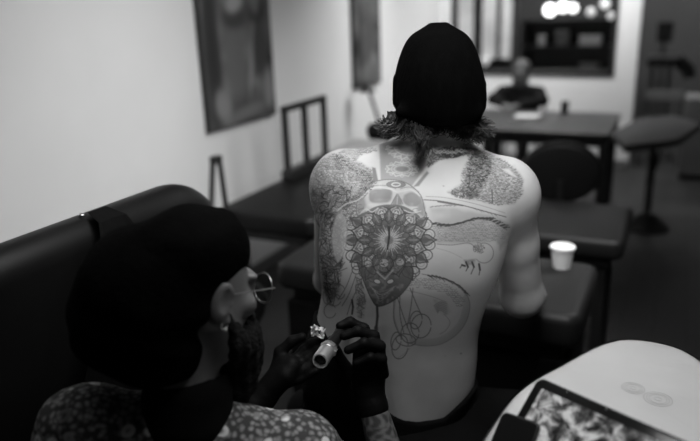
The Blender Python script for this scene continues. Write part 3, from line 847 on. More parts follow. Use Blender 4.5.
lace(402, 169, 15, 7, 8, 0, 360); fill(arc(402, 169, 6, 2.6), .75, .8); stroke(arc(402, 169, 8, 3.6, 0, 360, 16), .5, -.6)
# feathered dark band at the neck's right
band = [(425, 165), (432, 152), (446, 146), (470, 147), (476, 152), (455, 158), (440, 160), (428, 168)]
fill(band, .55, 1.2, tex=.6, tsc=2); scribble(band, 150, 8, .7, .85, .5)
for i in range(26):
    x = 432+i*1.8; stroke([(x, 150+random.uniform(-2, 4)), (x+4, 152+random.uniform(-1, 2)), (x+8, 151+random.uniform(-2, 1))], .7, -.7)

# --- mandala
cx, cy = 389.0, 240.0
def petal(a, r0, r1, wd, dark, fillv, light=None, w=.8):
    a = math.radians(a); ca, sa = math.cos(a), math.sin(a)
    pts = []
    for t in np.linspace(0, 1, 9):
        rr = r0+(r1-r0)*t; ww = wd*math.sin(pi*min(1, t*.92+.04))**.8*(1 if t < .6 else (1-(t-.6)/.4*.85)); pts.append((rr, ww))
    ring_ = [(cx+(r*ca-w_*sa), cy+(r*sa+w_*ca)*.98) for r, w_ in pts]+[(cx+(r*ca+w_*sa), cy+(r*sa-w_*ca)*.98) for r, w_ in pts[::-1]]
    if light is not None:
        sl, al = poly_mask(ring_, .4); put(sl, al, -light)
    if fillv: fill(ring_, fillv, .4)
    stroke(ring_, w, dark, closed=True)
    return ring_
disc = arc(cx, cy, 36, 35.5, 0, 360, 48)
P_ = lambda a, r, da=0: (cx+r*math.cos(math.radians(a+da)), cy+r*.98*math.sin(math.radians(a+da)))
for i in range(24):
    a = 15*i+7; r = 41
    if 62 < a % 360 < 112: continue
    x, y = P_(a, r); stroke(arc(x, y, 5.4, 5.0, 0, 360, 18), 1.0, .85); stroke(arc(*P_(a, r*.98), 3.2, 2.8, 0, 360, 12), .5, .55)
for i in range(12):
    a = 30*i
    if 80 < a % 360 < 100: continue
    petal(a, 28, 47.5 if i % 2 == 0 else 45, 5.6, .92, .58, w=1.1)
    petal(a, 30, 42, 2.8, .85, .84, w=.6)
    stroke([P_(a, 31), P_(a, 44)], .6, .9)
fill(disc, .70, 1.0, tex=.22, tsc=2.4)
for i in range(12):
    a = 30*i+15
    petal(a, 21, 38.5, 7.4, .95, None, light=.28, w=1.2)
    petal(a, 23, 35, 4.6, .85, None, light=.40, w=.7)
    petal(a, 25, 31.5, 2.4, .8, None, light=.35, w=.5)
    for dr, dts in ((26.5, (-2, 0, 2)), (29.5, (-1.5, 1.5)), (33, (0,))):
        ar = math.radians(a)
        for dt in dts: stroke(arc(cx+dr*math.cos(ar)-dt*math.sin(ar), cy+dr*math.sin(ar)+dt*math.cos(ar), .6, .6, 0, 360, 6), .5, .9)
    stroke([P_(a, 38), P_(a, 41)], .8, .9)
for i in range(12):
    a2 = 30*i
    petal(a2, 17, 32, 4.6, .96, .84, w=1.0); stroke([P_(a2, 20), P_(a2, 30)], .7, -.32); stroke([P_(a2, 24, -4), P_(a2, 28), P_(a2, 24, 4)], .5, -.3)
for i in range(16): petal(22.5*i+8, 14, 22, 3.2, .92, .82, w=.9)
fill(arc(cx, cy, 16.5, 16, 0, 360, 40), .86, 1.2)
for i in range(34):      # star burst
    a = 360/34*i+4+random.uniform(-2, 2); r1 = random.uniform(14.5, 17) if i % 2 else random.uniform(11.5, 13.5)
    stroke([P_(a, 5), P_(a, (5+r1)/2, random.uniform(-2, 2)), P_(a, r1)], 1.3, -.72, taper=True, soft=.35)
sl, al = poly_mask(arc(cx, cy, 7.0, 7.0), 1.8); put(sl, al, -.35)
for i in range(22): stroke([P_(360/22*i, 1.5), P_(360/22*i, 7)], .5, .8)
stroke([(389.5, 227), (389, 238), (387.5, 249)], 2.0, 1.0); stroke([(388, 226), (389.5, 236)], 1.2, 1.0)

# --- skull
skull = smooth([(356, 212), (357, 203), (361, 194), (367, 186), (377, 181), (391, 179.5), (404, 182), (414, 188), (421, 196), (424, 206), (425, 216), (419, 218), (411, 212), (401, 207), (389, 205.5), (376, 208), (366, 214), (359, 217), (356, 212)], 5)
sl, a = poly_mask(skull, .6); put(sl, a, -1.0); fill(skull, .20, .8, tex=.8, tsc=5)
fill([(357, 212), (358, 200), (363, 191), (366, 205), (362, 217)], .55, 1.5); fill([(420, 195), (425, 207), (424, 217), (417, 213), (418, 202)], .55, 1.5)
stroke(skull, .9, .75)
fill(smooth([(371, 190), (380, 189), (391, 190), (392, 197), (388, 202), (376, 203), (370, 201), (369, 194), (371, 190)], 4), .66, 1.0, tex=.25, tsc=4)
fill(smooth([(404, 195), (411, 192), (418, 195), (421, 201), (417, 206), (408, 206), (403, 201), (404, 195)], 4), .64, 1.0, tex=.25, tsc=4)
stroke(smooth([(368, 190), (377, 187.5), (390, 189), (397, 192), (404, 191), (412, 190), (420, 196)], 6), .9, -.85)
stroke(smooth([(366, 189), (376, 185.5), (389, 186), (396, 189)], 6), .6, .65); stroke(smooth([(400, 189), (410, 187), (419, 192)], 6), .6, .65)
fill([(397, 194), (402, 200), (402, 205), (392, 205), (393, 200)], .62, .8); stroke([(397, 194), (392, 203), (389, 208)], .7, .8); stroke([(398, 194), (403, 204)], .7, .7)
stroke([(397.5, 197), (397, 204)], .8, -.6)
fill(arc(396, 184.5, 9.5, 3.3), .70, .6); fill(arc(396, 184.5, 4, 1.5), 0, .3); stroke(arc(396, 184.5, 4.2, 1.7, 0, 360, 14), 1.0, -.95); stroke(arc(396, 184.5, 9.5, 3.3, 0, 360, 20), .5, .85)
stroke(smooth([(359, 216), (366, 213), (376, 207.5), (389, 205.5), (401, 206.5), (411, 211), (419, 217)], 6), 2.0, .8)
for x, y in ((362, 211), (360, 207), (416, 211)): stroke(arc(x, y, 3.5, 2.6, 0, 300, 10), .5, .75)
stroke(smooth([(360, 214), (366, 209), (372, 212), (378, 208)], 5), 1.0, -.6); stroke(smooth([(404, 210), (412, 213), (421, 211)], 5), 1.0, -.6)

# --- mask pendant under the mandala
mask_ = smooth([(357, 262), (361, 274), (366, 287), (371, 298), (377, 306), (387, 304), (397, 298), (405, 290), (411, 281), (413, 270), (408, 262), (396, 274), (385, 272), (372, 274), (364, 266), (357, 262)], 4)
fill(mask_, .80, .7, tex=.35, tsc=2.5); stroke(mask_, 1.0, .92)
fill([(366, 262), (405, 262), (408, 272), (392, 280), (372, 280)], .72, 1.5, tex=.4, tsc=2)
for x in (377.3, 390.3): 
    e = arc(x, 281.5, 3.6, 2.2, 0, 360, 14, rot_=(18 if x < 384 else -18)); sl, al = poly_mask(e, .35); put(sl, al, -1.0); stroke(e, .6, .95, closed=True)
stroke([(377, 272), (385, 279), (393, 270)], 1.6, -.55); stroke([(379, 270), (385, 275), (391, 269)], .9, .95)
for i in range(5): stroke(smooth([(370+i*2, 286+i*2.6), (380, 292+i*2.3), (396-i*2, 286+i*2.4)], 5), .6, -.35)
stroke(smooth([(372, 288), (382, 295), (394, 287)], 5), 1.0, -.35)
for x, y, r in ((368, 264, 4), (384, 263, 5), (400, 262, 4.5)):
    e = arc(x, y, r, r*.9, 0, 360, 14); sl, al = poly_mask(e, .4); put(sl, al, -.55); stroke(e, .7, .9, closed=True)
    scribble(e, 8, 2.5, .45, .8)
for s_ in ((410, 258, 7), (414, 270, 5), (362, 258, 5), (357, 270, 5), (412, 276, 4)): stroke(arc(s_[0], s_[1], s_[2], s_[2]*.8, 0, 360, 16), .9, .85)
# drip
stroke([(377, 305), (377.5, 316), (376.5, 326)], 2.6, .9); fill(arc(376, 329, 2.1, 3.8), .9, .7)

# --- dragon on the sitter's left shoulder
lsh = [(309, 196), (309, 178), (316, 163), (328, 155), (346, 149), (372, 146), (378, 150), (362, 154), (355, 160), (371, 168), (376, 182), (366, 190), (358, 200), (352, 214), (336, 215), (322, 210), (312, 205)]
fill(lsh, .30, 2.0, tex=.8, tsc=5); scales(lsh, 2.4, .5, .55)
swirl = smooth([(338, 160), (346, 166), (356, 170), (366, 176), (370, 184), (364, 194), (352, 203), (338, 207)], 6)
for off in range(-4, 5, 2): stroke([(x+off*.6, y-off*.8) for x, y in swirl], 1.3, .42)
for off in (-6, 6): stroke([(x+off*.6, y-off*.8) for x, y in swirl], .7, .62)
sw = [(332, 157), (340, 153), (356, 166), (372, 174), (374, 186), (362, 198), (345, 210), (336, 207), (352, 196), (362, 186), (352, 174), (336, 168)]
scales(sw, 2.1, .5, .72, jit=.3)
e = arc(343, 177, 13, 6.5, 0, 360, 30, -8); sl, al = poly_mask(e, 1); put(sl, al, -.5); scribble(e, 45, 6, .45, .6); stroke(e, .6, .6)
stroke(smooth([(311, 200), (316, 172), (320, 167), (324, 174), (322, 190), (318, 206)], 6), 1.6, .55); scribble([(311, 205), (313, 175), (320, 168), (326, 178), (324, 205)], 50, 7, .6, .6, .6)
scribble([(318, 165), (345, 160), (350, 200), (318, 205)], 90, 9, .5, .55)
scribble([(320, 185), (352, 186), (350, 207), (320, 210)], 110, 7, .6, .72)
stroke(smooth([(336, 212), (346, 204), (358, 200), (369, 190)], 6), 1.2, -.6); stroke(smooth([(337, 214), (347, 206), (359, 202), (368, 193)], 6), .6, .65)
# lower left: dark tassel, leaves and feather
lf = [(311, 205), (330, 208), (346, 214), (343, 235), (343, 262), (340, 290), (330, 305), (324, 292), (320, 265), (314, 235)]
fill(lf, .30, 2.5, tex=.8, tsc=6); scribble(lf, 420, 9, .6, .72, .8)
for (x, y, r) in ((320, 222, 7), (327, 236, 9), (320, 250, 7), (330, 262, 9), (325, 280, 7)):
    stroke(arc(x, y, r, r*1.3, 200, 480, 16), .8, .6); fill(arc(x-3, y+2, r*.45, r*.8), .45, 1.8, tex=.5, tsc=2)
fill([(322, 205), (332, 208), (327, 219), (317, 236), (314, 222)], .55, 2, tex=.6, tsc=3)
scales([(345, 205), (358, 204), (360, 214), (350, 228), (343, 232)], 2.2, .5, .6)
fe = smooth([(336, 216), (341, 213), (346, 220), (347, 235), (344, 252), (338, 262), (333, 250), (332, 232), (336, 216)], 5)
sl, al = poly_mask(fe, 1); put(sl, al, -.6); stroke(fe, .5, .5)
for i in range(14): stroke([(339.5, 222+i*2.6), (345, 218+i*2.6)], .4, .4); stroke([(339.5, 222+i*2.6), (334.5, 219+i*2.6)], .4, .4)
# stencil strings lower left
for P in ([(352, 272), (346, 287), (338, 300)], [(356, 275), (349, 294), (342, 306)], [(345, 262), (334, 280), (332, 300)], [(360, 283), (352, 300), (347, 315)], [(331, 262), (336, 285), (333, 306)], [(347, 268), (336, 272), (328, 268)]):
    stroke(smooth(P, 6), .8, .75)
for (x, y, rx, ry) in ((334, 300, 7, 6), (330, 311, 6, 7), (340, 292, 5, 7), (327, 296, 4, 8)): stroke(arc(x, y, rx, ry, 20, 330, 18), .75, .75)
stroke([(352, 300), (353, 307), (352, 314)], 2.0, .95); fill([(355, 276), (362, 277), (366, 298), (364, 318), (358, 318), (357, 298)], .28, 1.6, tex=.7, tsc=2); scribble([(355, 276), (362, 277), (366, 300), (364, 318), (357, 318)], 45, 9, .55, .6, .3)

# --- dragon at the upper right
ur = [(468, 146), (484, 150), (500, 158), (514, 166), (523, 180), (522, 194), (514, 203), (500, 205), (478, 200), (456, 196), (448, 192), (462, 184), (462, 172), (468, 160)]
fill(ur, .32, 2.5, tex=.9, tsc=4); scales(ur, 2.1, .5, .58, jit=.8)
dk = [(472, 152), (490, 156), (492, 168), (486, 180), (480, 192), (470, 198), (462, 190), (466, 176)]
fill(dk, .42, 3, tex=1.0, tsc=2.2); scales(dk, 2.1, .6, .85, jit=.7); scribble(dk, 60, 6, .6, .7)
scribble([(448, 192), (462, 186), (480, 194), (476, 200), (456, 198)], 70, 5, .6, .7)
for (x, y, r) in ((506, 182, 9), (510, 194, 10), (500, 172, 8)): stroke(arc(x, y, r, r*.9, 150, 330, 14), .6, .6)
stroke([(492, 190), (492.5, 203)], 1.3, .85); stroke([(504, 190), (510, 184)], .9, .8)
stroke(smooth([(494, 166), (500, 165), (510, 170), (519, 178)], 6), 1.6, .5); spikes([(494, 168), (502, 165), (512, 169), (520, 177)], 2.5, -70, .7, .9)
fill(smooth([(502, 168), (508, 168), (516, 174), (520, 180), (514, 178), (504, 172), (502, 168)], 4), 0.0, .5); sl, al = poly_mask([(502, 169), (509, 169), (518, 178), (512, 176)], 1); put(sl, al, -.8)
# long horn
stroke(smooth([(424, 198), (440, 199), (462, 203), (482, 208), (505, 215)], 6), 2.4, -.9); stroke(smooth([(424, 199.8), (440, 201), (462, 205.2), (482, 210.5), (506, 217)], 6), .9, .85)
stroke(smooth([(426, 196.5), (442, 197.3), (463, 201), (483, 206), (505, 213)], 6), .5, .6); stroke([(438, 201.6), (450, 203.6), (463, 205.6)], 1.5, .85)
spikes([(470, 207), (484, 211), (497, 215)], 5, 25, .7, 1.1)
# middle body with spikes
mb = [(430, 208), (450, 207), (476, 213), (500, 218), (509, 226), (505, 240), (488, 243), (460, 243), (437, 243), (432, 228)]
fill(mb, .27, 2.5, tex=.7, tsc=8); scales([(431, 223), (470, 222), (492, 218), (505, 226), (506, 238), (488, 241), (450, 241), (437, 242)], 2.5, .4, .48)
fill([(500, 220), (509, 226), (508, 240), (500, 250), (496, 240), (502, 230)], .38, 2, tex=.5, tsc=3)
spikes([(430, 223), (444, 226), (460, 223), (474, 219), (490, 220), (506, 229)], 7.5, -22, .95, 2.4, 1.0)
stroke(smooth([(430, 222), (444, 226), (460, 223.5), (474, 219.5), (490, 220.5), (507, 230)], 6), .8, .75)
spikes([(426, 208), (440, 206), (455, 206)], 5, -20, .6, 1.5); spikes([(438, 232), (450, 230), (462, 230)], 4, -20, .4, 1.0)
stroke(smooth([(437, 244), (452, 245), (468, 243), (475, 247)], 6), .7, .65)
stroke(arc(484, 253, 9.5, 10, -110, 140, 20), .8, .6); scribble(arc(479, 248, 6, 6), 30, 5, .45, .55)
for P in ([(466, 262), (468, 267), (466, 271)], [(472, 262), (474, 267), (471, 274)], [(479, 264), (480, 270), (479, 275)], [(465, 266), (462, 265), (460, 268)]): stroke(P, 2.6, .95, taper=True)
fill([(464, 260), (476, 259), (474, 264), (466, 266)], .5, 1, tex=.5, tsc=2)
stroke(smooth([(436, 248), (450, 252), (462, 258)], 4), .5, .35)

# --- lower right tail
spikes([(424, 275), (436, 276), (448, 280), (459, 286), (466, 294)], 7, 22, .9, 2.1, .95)
stroke(smooth([(422, 274), (436, 277), (448, 281), (459, 287), (467, 296)], 6), .7, .65)
scales([(412, 276), (436, 278), (456, 288), (466, 300), (460, 308), (448, 294), (425, 287), (408, 286)], 2.6, .4, .42)
for i in range(7):
    o_ = i*.9; stroke(smooth([(466-o_*.4, 292+o_), (469-o_, 306), (465-o_, 322-o_*.3), (455-o_*.5, 335-o_), (440, 343-o_), (424, 345-o_), (410, 343-o_)], 6), 1.4, .30-.02*i)
stroke(smooth([(467, 294), (470, 306), (466, 322), (456, 335), (441, 344), (424, 346), (408, 343)], 6), .7, .6)
for i in range(6): stroke(smooth([(434+i*.7, 306+i*1.4), (440, 302+i*1.6), (447, 304+i*2)], 4), .9, .5)
fill([(434, 300), (446, 302), (450, 312), (444, 316), (438, 308)], .25, 2, tex=.6, tsc=2)
stroke(smooth([(444, 314), (450, 322), (446, 330), (440, 334)], 5), .6, .45)
stroke(smooth([(406, 290), (430, 296), (446, 302)], 5), .6, .45)
for P in ([(400, 293), (400, 315), (404, 334)], [(397, 296), (404, 318), (412, 338)], [(410, 288), (416, 303), (422, 316)], [(394, 300), (394, 320), (400, 336)], [(413, 288), (411, 306), (407, 328)]): stroke(smooth(P, 6), .9, .72)
stroke(smooth([(395, 300), (394, 318), (400, 335)], 6), 1.8, .35)
for (x, y, rx, ry) in ((421, 326, 10, 12), (410, 333, 9, 10), (400, 347, 8, 12), (396, 341, 5, 9), (406, 340, 10, 6), (416, 320, 6, 9)): stroke(arc(x, y, rx, ry, 0, 345, 26, 10), .95, .75)
stroke(smooth([(398, 358), (404, 354), (410, 348)], 4), .5, .4)
stroke([(460.5, 353.5), (461.5, 353.5)], 1.2, .7); stroke([(443, 186), (444, 186)], 1.0, .5); stroke([(445, 356), (445.6, 356)], .8, .3)
ink = np.clip(ink, 0, 1)

def ink_at(px, py):
    fx = np.clip((px-TX0)*TS, 0, TW-2); fy = np.clip((py-TY0)*TS, 0, TH-2)
    xi = fx.astype(int); yi = fy.astype(int); tx = fx-xi; ty = fy-yi
    r = (ink[yi, xi]*(1-tx)+ink[yi, xi+1]*tx)*(1-ty)+(ink[yi+1, xi]*(1-tx)+ink[yi+1, xi+1]*tx)*ty
    out = (px < TX0+1) | (px > TX1-1) | (py < TY0+1) | (py > TY1-1)
    return np.where(out, 0, r)

# ================================================================== THE TATTOOED SITTER
def skin_mat(name, v, ink_attr=None, hairy=0.0):
    m = bpy.data.materials.new(name); m.use_nodes = True
    nt = m.node_tree; N = nt.nodes; L = nt.links; p = N['Principled BSDF']
    p.inputs['Roughness'].default_value = 0.48; p.inputs['Specular IOR Level'].default_value = 0.35
    tc = N.new('ShaderNodeTexCoord')
    ns = N.new('ShaderNodeTexNoise'); ns.inputs['Scale'].default_value = 14; ns.inputs['Detail'].default_value = 6
    L.new(tc.outputs['Object'], ns.inputs['Vector'])
    mr = N.new('ShaderNodeMapRange'); mr.inputs['From Min'].default_value = .3; mr.inputs['From Max'].default_value = .7
    mr.inputs['To Min'].default_value = v*.93; mr.inputs['To Max'].default_value = v*1.07
    L.new(ns.outputs['Fac'], mr.inputs['Value'])
    cc = N.new('ShaderNodeCombineColor')
    for i in range(3): L.new(mr.outputs[0], cc.inputs[i])
    src = cc.outputs[0]
    if ink_attr:
        at = N.new('ShaderNodeAttribute'); at.attribute_name = ink_attr
        mx = N.new('ShaderNodeMix'); mx.data_type = 'RGBA'
        mx.inputs[7].default_value = (0.018, 0.018, 0.018, 1)
        mm_ = N.new('ShaderNodeMath'); mm_.operation = 'MULTIPLY'; mm_.inputs[1].default_value = 0.97
        L.new(at.outputs['Fac'], mm_.inputs[0]); L.new(mm_.outputs[0], mx.inputs[0]); L.new(src, mx.inputs[6]); src = mx.outputs[2]
    if hairy:
        n2 = N.new('ShaderNodeTexVoronoi'); n2.inputs['Scale'].default_value = 60; n2.feature = 'DISTANCE_TO_EDGE'
        n3 = N.new('ShaderNodeTexNoise'); n3.inputs['Scale'].default_value = 35; L.new(tc.outputs['Object'], n3.inputs['Vector'])
        L.new(n3.outputs['Color'], n2.inputs['Vector'])
        cr = N.new('ShaderNodeValToRGB'); cr.color_ramp.elements[0].position = 0.0; cr.color_ramp.elements[0].color = (hairy,)*3+(1,); cr.color_ramp.elements[1].position = .35
        L.new(n2.outputs['Distance'], cr.inputs[0])
        mx = N.new('ShaderNodeMix'); mx.data_type = 'RGBA'; mx.blend_type = 'MULTIPLY'; mx.inputs[0].default_value = 1
        L.new(src, mx.inputs[6]); L.new(cr.outputs[0], mx.inputs[7]); src = mx.outputs[2]
    L.new(src, p.inputs['Base Color'])
    b = N.new('ShaderNodeBump'); b.inputs['Strength'].default_value = .12; b.inputs['Distance'].default_value = .001
    n4 = N.new('ShaderNodeTexNoise'); n4.inputs['Scale'].default_value = 420; L.new(tc.outputs['Object'], n4.inputs['Vector'])
    L.new(n4.outputs['Fac'], b.inputs['Height']); L.new(b.outputs[0], p.inputs['Normal'])
    return m

D0 = 1.43
sit = root('person', (0.16, 1.45, 0), 'shirtless tattooed sitter seen from behind in a black knit beanie', 'person', yaw=True)
F = Field((-0.34, 1.14, 0.52), (0.62, 2.12, 1.72), 0.006)
rows = []
for (y, xl, xr, bb, dd) in [(128, 402, 456, .055, 1.49), (143, 396, 462, .062, 1.49), (156, 362, 488, .080, 1.485), (172, 336, 506, .097, 1.47), (192, 326, 509, .110, 1.455), (215, 321, 510, .118, 1.44), (242, 318, 506, .121, 1.425),
                            (268, 320, 499, .119, 1.42), (290, 322, 490, .114, 1.43), (312, 318, 482, .109, 1.44), (335, 311, 477, .107, 1.45), (360, 308, 476, .110, 1.46),
                            (385, 306, 473, .114, 1.468), (405, 306, 465, .117, 1.472), (422, 306, 455, .119, 1.475), (440, 304, 448, .122, 1.475), (470, 298, 452, .125, 1.47), (490, 300, 450, .12, 1.465)]:
    A_, B_ = V(xl, y, dd), V(xr, y, dd)
    rows.append(((A_[2]+B_[2])/2, (A_[0]+B_[0])/2, dd, (B_[0]-A_[0])/2, bb))
F.loft(rows, k=0.0, p=2.35, zlo=0.60, zhi=rows[0][0])
# shoulders, neck, arms
N0, N1 = V(428, 158, 1.47), V(438, 118, 1.48)
F.cone(N0, N1, .062, .056, .05)
dl, dr_ = V(337, 186, 1.48), V(509, 196, 1.46)
F.cone(V(412, 159, 1.47), V(350, 173, 1.475), .043, .050, .03)
F.cone(V(446, 161, 1.47), V(502, 181, 1.46), .041, .050, .03)
F.ell(dl, (.055, .062, .072), .04); F.ell(dr_, (.067, .066, .078), .03)
er = V(522, 296, 1.55)
F.cone(dr_, (dr_*.55+er*.45), .062, .050, .02); F.cone(dr_*.55+er*.45, er, .053, .050, .02)
wr = np.array((0.52, 1.78, .875))
F.cone(er, (er*.6+wr*.4), .046, .042, .03); F.cone(er*.6+wr*.4, wr, .041, .027, .015)
add_hand(F, wr, (.05, .99, -.08), (0, .1, 1), side=-1)
el = np.array((-.06, 1.70, .98)); wl = np.array((.20, 1.82, .875))
F.cone(dl, el, .052, .041, .03); F.cone(el, wl, .040, .027, .02)
add_hand(F, wl, (.75, .6, -.08), (0, .1, 1), side=1)
# head
HC = V(440, 92, 1.47)
HR = rot('Z', -4) @ rot('X', -6)
add_head(F, HC, HR, sc=.95)
# muscles of the back: shoulder blades, spine furrow, loin furrow
for (px, py, sx, sz, h) in ((352, 205, .060, .075, .010), (470, 208, .066, .08, .010), (500, 240, .03, .08, .006)):
    c = V(px, py, 1.31)
    F.warp((c[0]-.2, 1.1, c[2]-.2), (c[0]+.2, 1.42, c[2]+.2), lambda X, Y, Z, c=c, sx=sx, sz=sz, h=h: -h*np.exp(-((X-c[0])/sx)**2-((Z-c[2])/sz)**2)+0*Y)
sp = [V(x, y, 1.31) for x, y in ((424, 158), (398, 195), (388, 240), (383, 290), (377, 330), (380, 380), (386, 430))]
sz_ = np.array([p[2] for p in sp])[::-1]; sx_ = np.array([p[0] for p in sp])[::-1]
def furrow(X, Y, Z):
    xs = np.interp(Z.ravel(), sz_, sx_)[None, None, :]
    w = np.interp(Z.ravel(), [.6, .75, 1.0, 1.25, 1.4], [.010, .012, .008, .006, .002])[None, None, :]
    return w*np.exp(-((X-xs)/.017)**2)-w*.5*(np.exp(-((X-xs-.045)/.028)**2)+np.exp(-((X-xs+.045)/.028)**2))+0*Y
F.warp((-.2, 1.1, .6), (.5, 1.42, 1.42), furrow)
v, q = F.mesh()
body = obj_np('body', v, q, None, sit)
md = body.modifiers.new('s', 'SUBSURF'); md.levels = 2; md.render_levels = 2
dg = bpy.context.evaluated_depsgraph_get(); dg.update()
me2 = bpy.data.meshes.new_from_object(body.evaluated_get(dg)); body.modifiers.clear(); old = body.data; body.data = me2; bpy.data.meshes.remove(old); me2.name = 'body'
me2.materials.append(skin_mat('tattooed_skin', 0.52, 'ink'))
me2.polygons.foreach_set('use_smooth', [True]*len(me2.polygons))
co = np.empty(len(me2.vertices)*3, np.float32); me2.vertices.foreach_get('co', co); co = co.reshape(-1, 3)+base_of(sit)
no = np.empty(len(me2.vertices)*3, np.float32); me2.vertices.foreach_get('normal', no); no = no.reshape(-1, 3)
# flat chart: a plane touching the back; every skin point is dropped onto it along the plane's normal
P0 = V(388, 240, 1.305); cam = np.array((0, 0, CAMH)); dn = (P0-cam)/np.linalg.norm(P0-cam)
MYn = np.array(MY)
def chart(P):
    on = P-((P-P0)@dn)[:, None]*dn[None, :]
    # gentle relief correction for the shoulders that roll away from the plane
    qv = (on-cam)@MYn
    return 350+FPX*qv[:, 0]/-qv[:, 2], 220.5-FPX*qv[:, 1]/-qv[:, 2]
dep = (co-P0)@dn
ctr = P0[None, :]+dep[:, None]*dn[None, :]*1.0
scl = np.linalg.norm(P0-cam)/(np.linalg.norm(P0-cam)+dep)
on = co-ctr; on = P0[None, :]+on*scl[:, None]
cx_, cy_ = chart(on)
val = ink_at(cx_, cy_)
face = np.clip(-(no@dn)*6+0.6, 0, 1)*(dep < .2)*(co[:, 2] < 1.47)
at = me2.attributes.new('ink', 'FLOAT', 'POINT'); at.data.foreach_set('value', (val*face).astype(np.float32))

# beanie
def loftmesh(name, rows_px, dd, mat_, parent, h=.005, bump=None, extra=None, k=.02, lo=None, hi=None):
    rows = []
    for (y, xl, xr, bb) in rows_px:
        A_, B_ = V(xl, y, dd), V(xr, y, dd); rows.append(((A_[2]+B_[2])/2, (A_[0]+B_[0])/2, dd, (B_[0]-A_[0])/2, bb))
    R_ = np.array(rows)
    G = Field((R_[:, 1].min()-R_[:, 3].max()-.07, dd-R_[:, 4].max()-.07, R_[:, 0].min()-.05), (R_[:, 1].max()+R_[:, 3].max()+.07, dd+R_[:, 4].max()+.07, R_[:, 0].max()+.05), h)
    G.loft(rows, k=0)
    if extra: extra(G)
    v_, q_ = G.mesh(); return obj_np(name, v_, q_, mat_, parent)
loftmesh('knit_beanie', [(22.5, 438, 440, .002), (24, 428, 449, .022), (27.5, 419, 457, .042), (34, 410, 467, .062), (42, 405, 472, .078), (54, 400, 477, .095), (68, 396, 481, .106), (80, 394, 484, .113), (96, 393, 485, .116), (106, 394, 485, .116), (116, 399, 482, .112), (119, 404, 477, .105)], 1.465, M['knit'], sit, h=.004,
         extra=lambda G: [G.cone(V(397, 103, 1.45), V(396, 78, 1.45), .008, .006, .01), G.cone(V(481, 106, 1.45), V(482, 84, 1.45), .008, .006, .01), G.cone(V(400, 112, 1.40), V(476, 113, 1.39), .010, .010, .02)])

# wavy hair under the beanie: one hair mesh of many locks
b = bmesh.new()
def lock(p0, p1, r, amp, n=12, side=4, curl=2.5):
    ph = random.uniform(0, 6.3); ph2 = random.uniform(0, 6.3); p0 = np.array(p0); p1 = np.array(p1); pts = []; rs = []
    for i in range(n):
        t = i/(n-1); a = amp*(.25+t)
        p = p0*(1-t)+p1*t+np.array((a*math.sin(ph+t*curl*3), a*math.sin(ph2+t*curl*2.6), -.012*math.sin(pi*t)+a*.5*math.cos(ph+t*curl*3)))
        pts.append(p); rs.append(r*(1-.75*t)+.0003)
    tube(b, pts, rs, side)
for i in range(520):
    u = random.random(); px = 398+u*80
    rr = .0013*random.uniform(.5, 1.3)
    dd = 1.375+.05*abs(u-.5)+random.uniform(-.008, .02)
    s0 = V(px, 111+random.uniform(-3, 3), dd+.012)
    if u < .32: e0 = V(px-random.uniform(2, 22)*(1-u*2), 118+random.uniform(0, 22), dd+random.uniform(-.01, .05))
    elif u < .5: e0 = V(px+random.uniform(-8, 8), 124+random.uniform(0, 14), 1.375+random.uniform(-.01, .02))
    else: e0 = V(px+random.uniform(-2, 22)*(u-.3), 120+random.uniform(0, 20)*(.5+u*.6), dd+random.uniform(-.01, .05))
    lock(s0, e0, rr, random.uniform(.004, .009), curl=random.uniform(1.2, 2.4))
for i in range(110):
    w_ = random.uniform(-6, 6); lock(V(422+w_, 108, 1.40), V(420+w_*.4+random.choice((-4, 10))*random.random(), random.uniform(138, 158), 1.35+random.uniform(-.005, .01)), .0011, .006, curl=1.8)
for i in range(130):
    a = random.uniform(0, 6.3); lock(V(392+random.uniform(-4, 12), 114+random.uniform(-3, 4), 1.42), V(389+13*math.cos(a), 126+10*math.sin(a), 1.42+random.uniform(-.02, .02)), .0013, .006, curl=1.4)
for i in range(210):
    a = random.uniform(0, 6.3); lock(V(470+random.uniform(-14, 8), 114+random.uniform(-3, 4), 1.42), V(473+20*math.cos(a), 130+14*math.sin(a), 1.42+random.uniform(-.02, .02)), .0013, .007, curl=1.5)
obj_bm('wavy_hair', b, M['hair'], sit, smooth=True)

# black shell added over waist and left hip to darken the skin there
G = Field((-0.30, 1.14, .52), (0.50, 1.72, 1.02), 0.006)
G.loft([(r_[0], r_[1], r_[2], r_[3]+.010, r_[4]+.010) for r_ in rows if r_[0] < 1.05], k=0.0, p=2.35, zlo=.57, zhi=1.0)
wx = np.array([V(x, y, 1.31)[0] for x, y in ((296, 338), (322, 345), (345, 372), (366, 400), (388, 424), (420, 434), (448, 433), (480, 415))])
wz = np.array([V(x, y, 1.31)[2] for x, y in ((296, 338), (322, 345), (345, 372), (366, 400), (388, 424), (420, 434), (448, 433), (480, 415))])
def cut(X, Y, Z):
    return 0
zt = np.interp(G.ax[0], wx, wz)[:, None, None]
G.F = np.maximum(G.F, (G.ax[2][None, None, :]-zt).astype(np.float32)*.8)
G.warp(G.lo, G.lo+G.h*G.n, lambda X, Y, Z: 0.0015*np.sin(X*30+Z*40)*np.sin(Z*22-X*30)+0*Y)
v, q = G.mesh(); obj_np('hip_dark_shell', v, q, M['black_cloth'], sit)
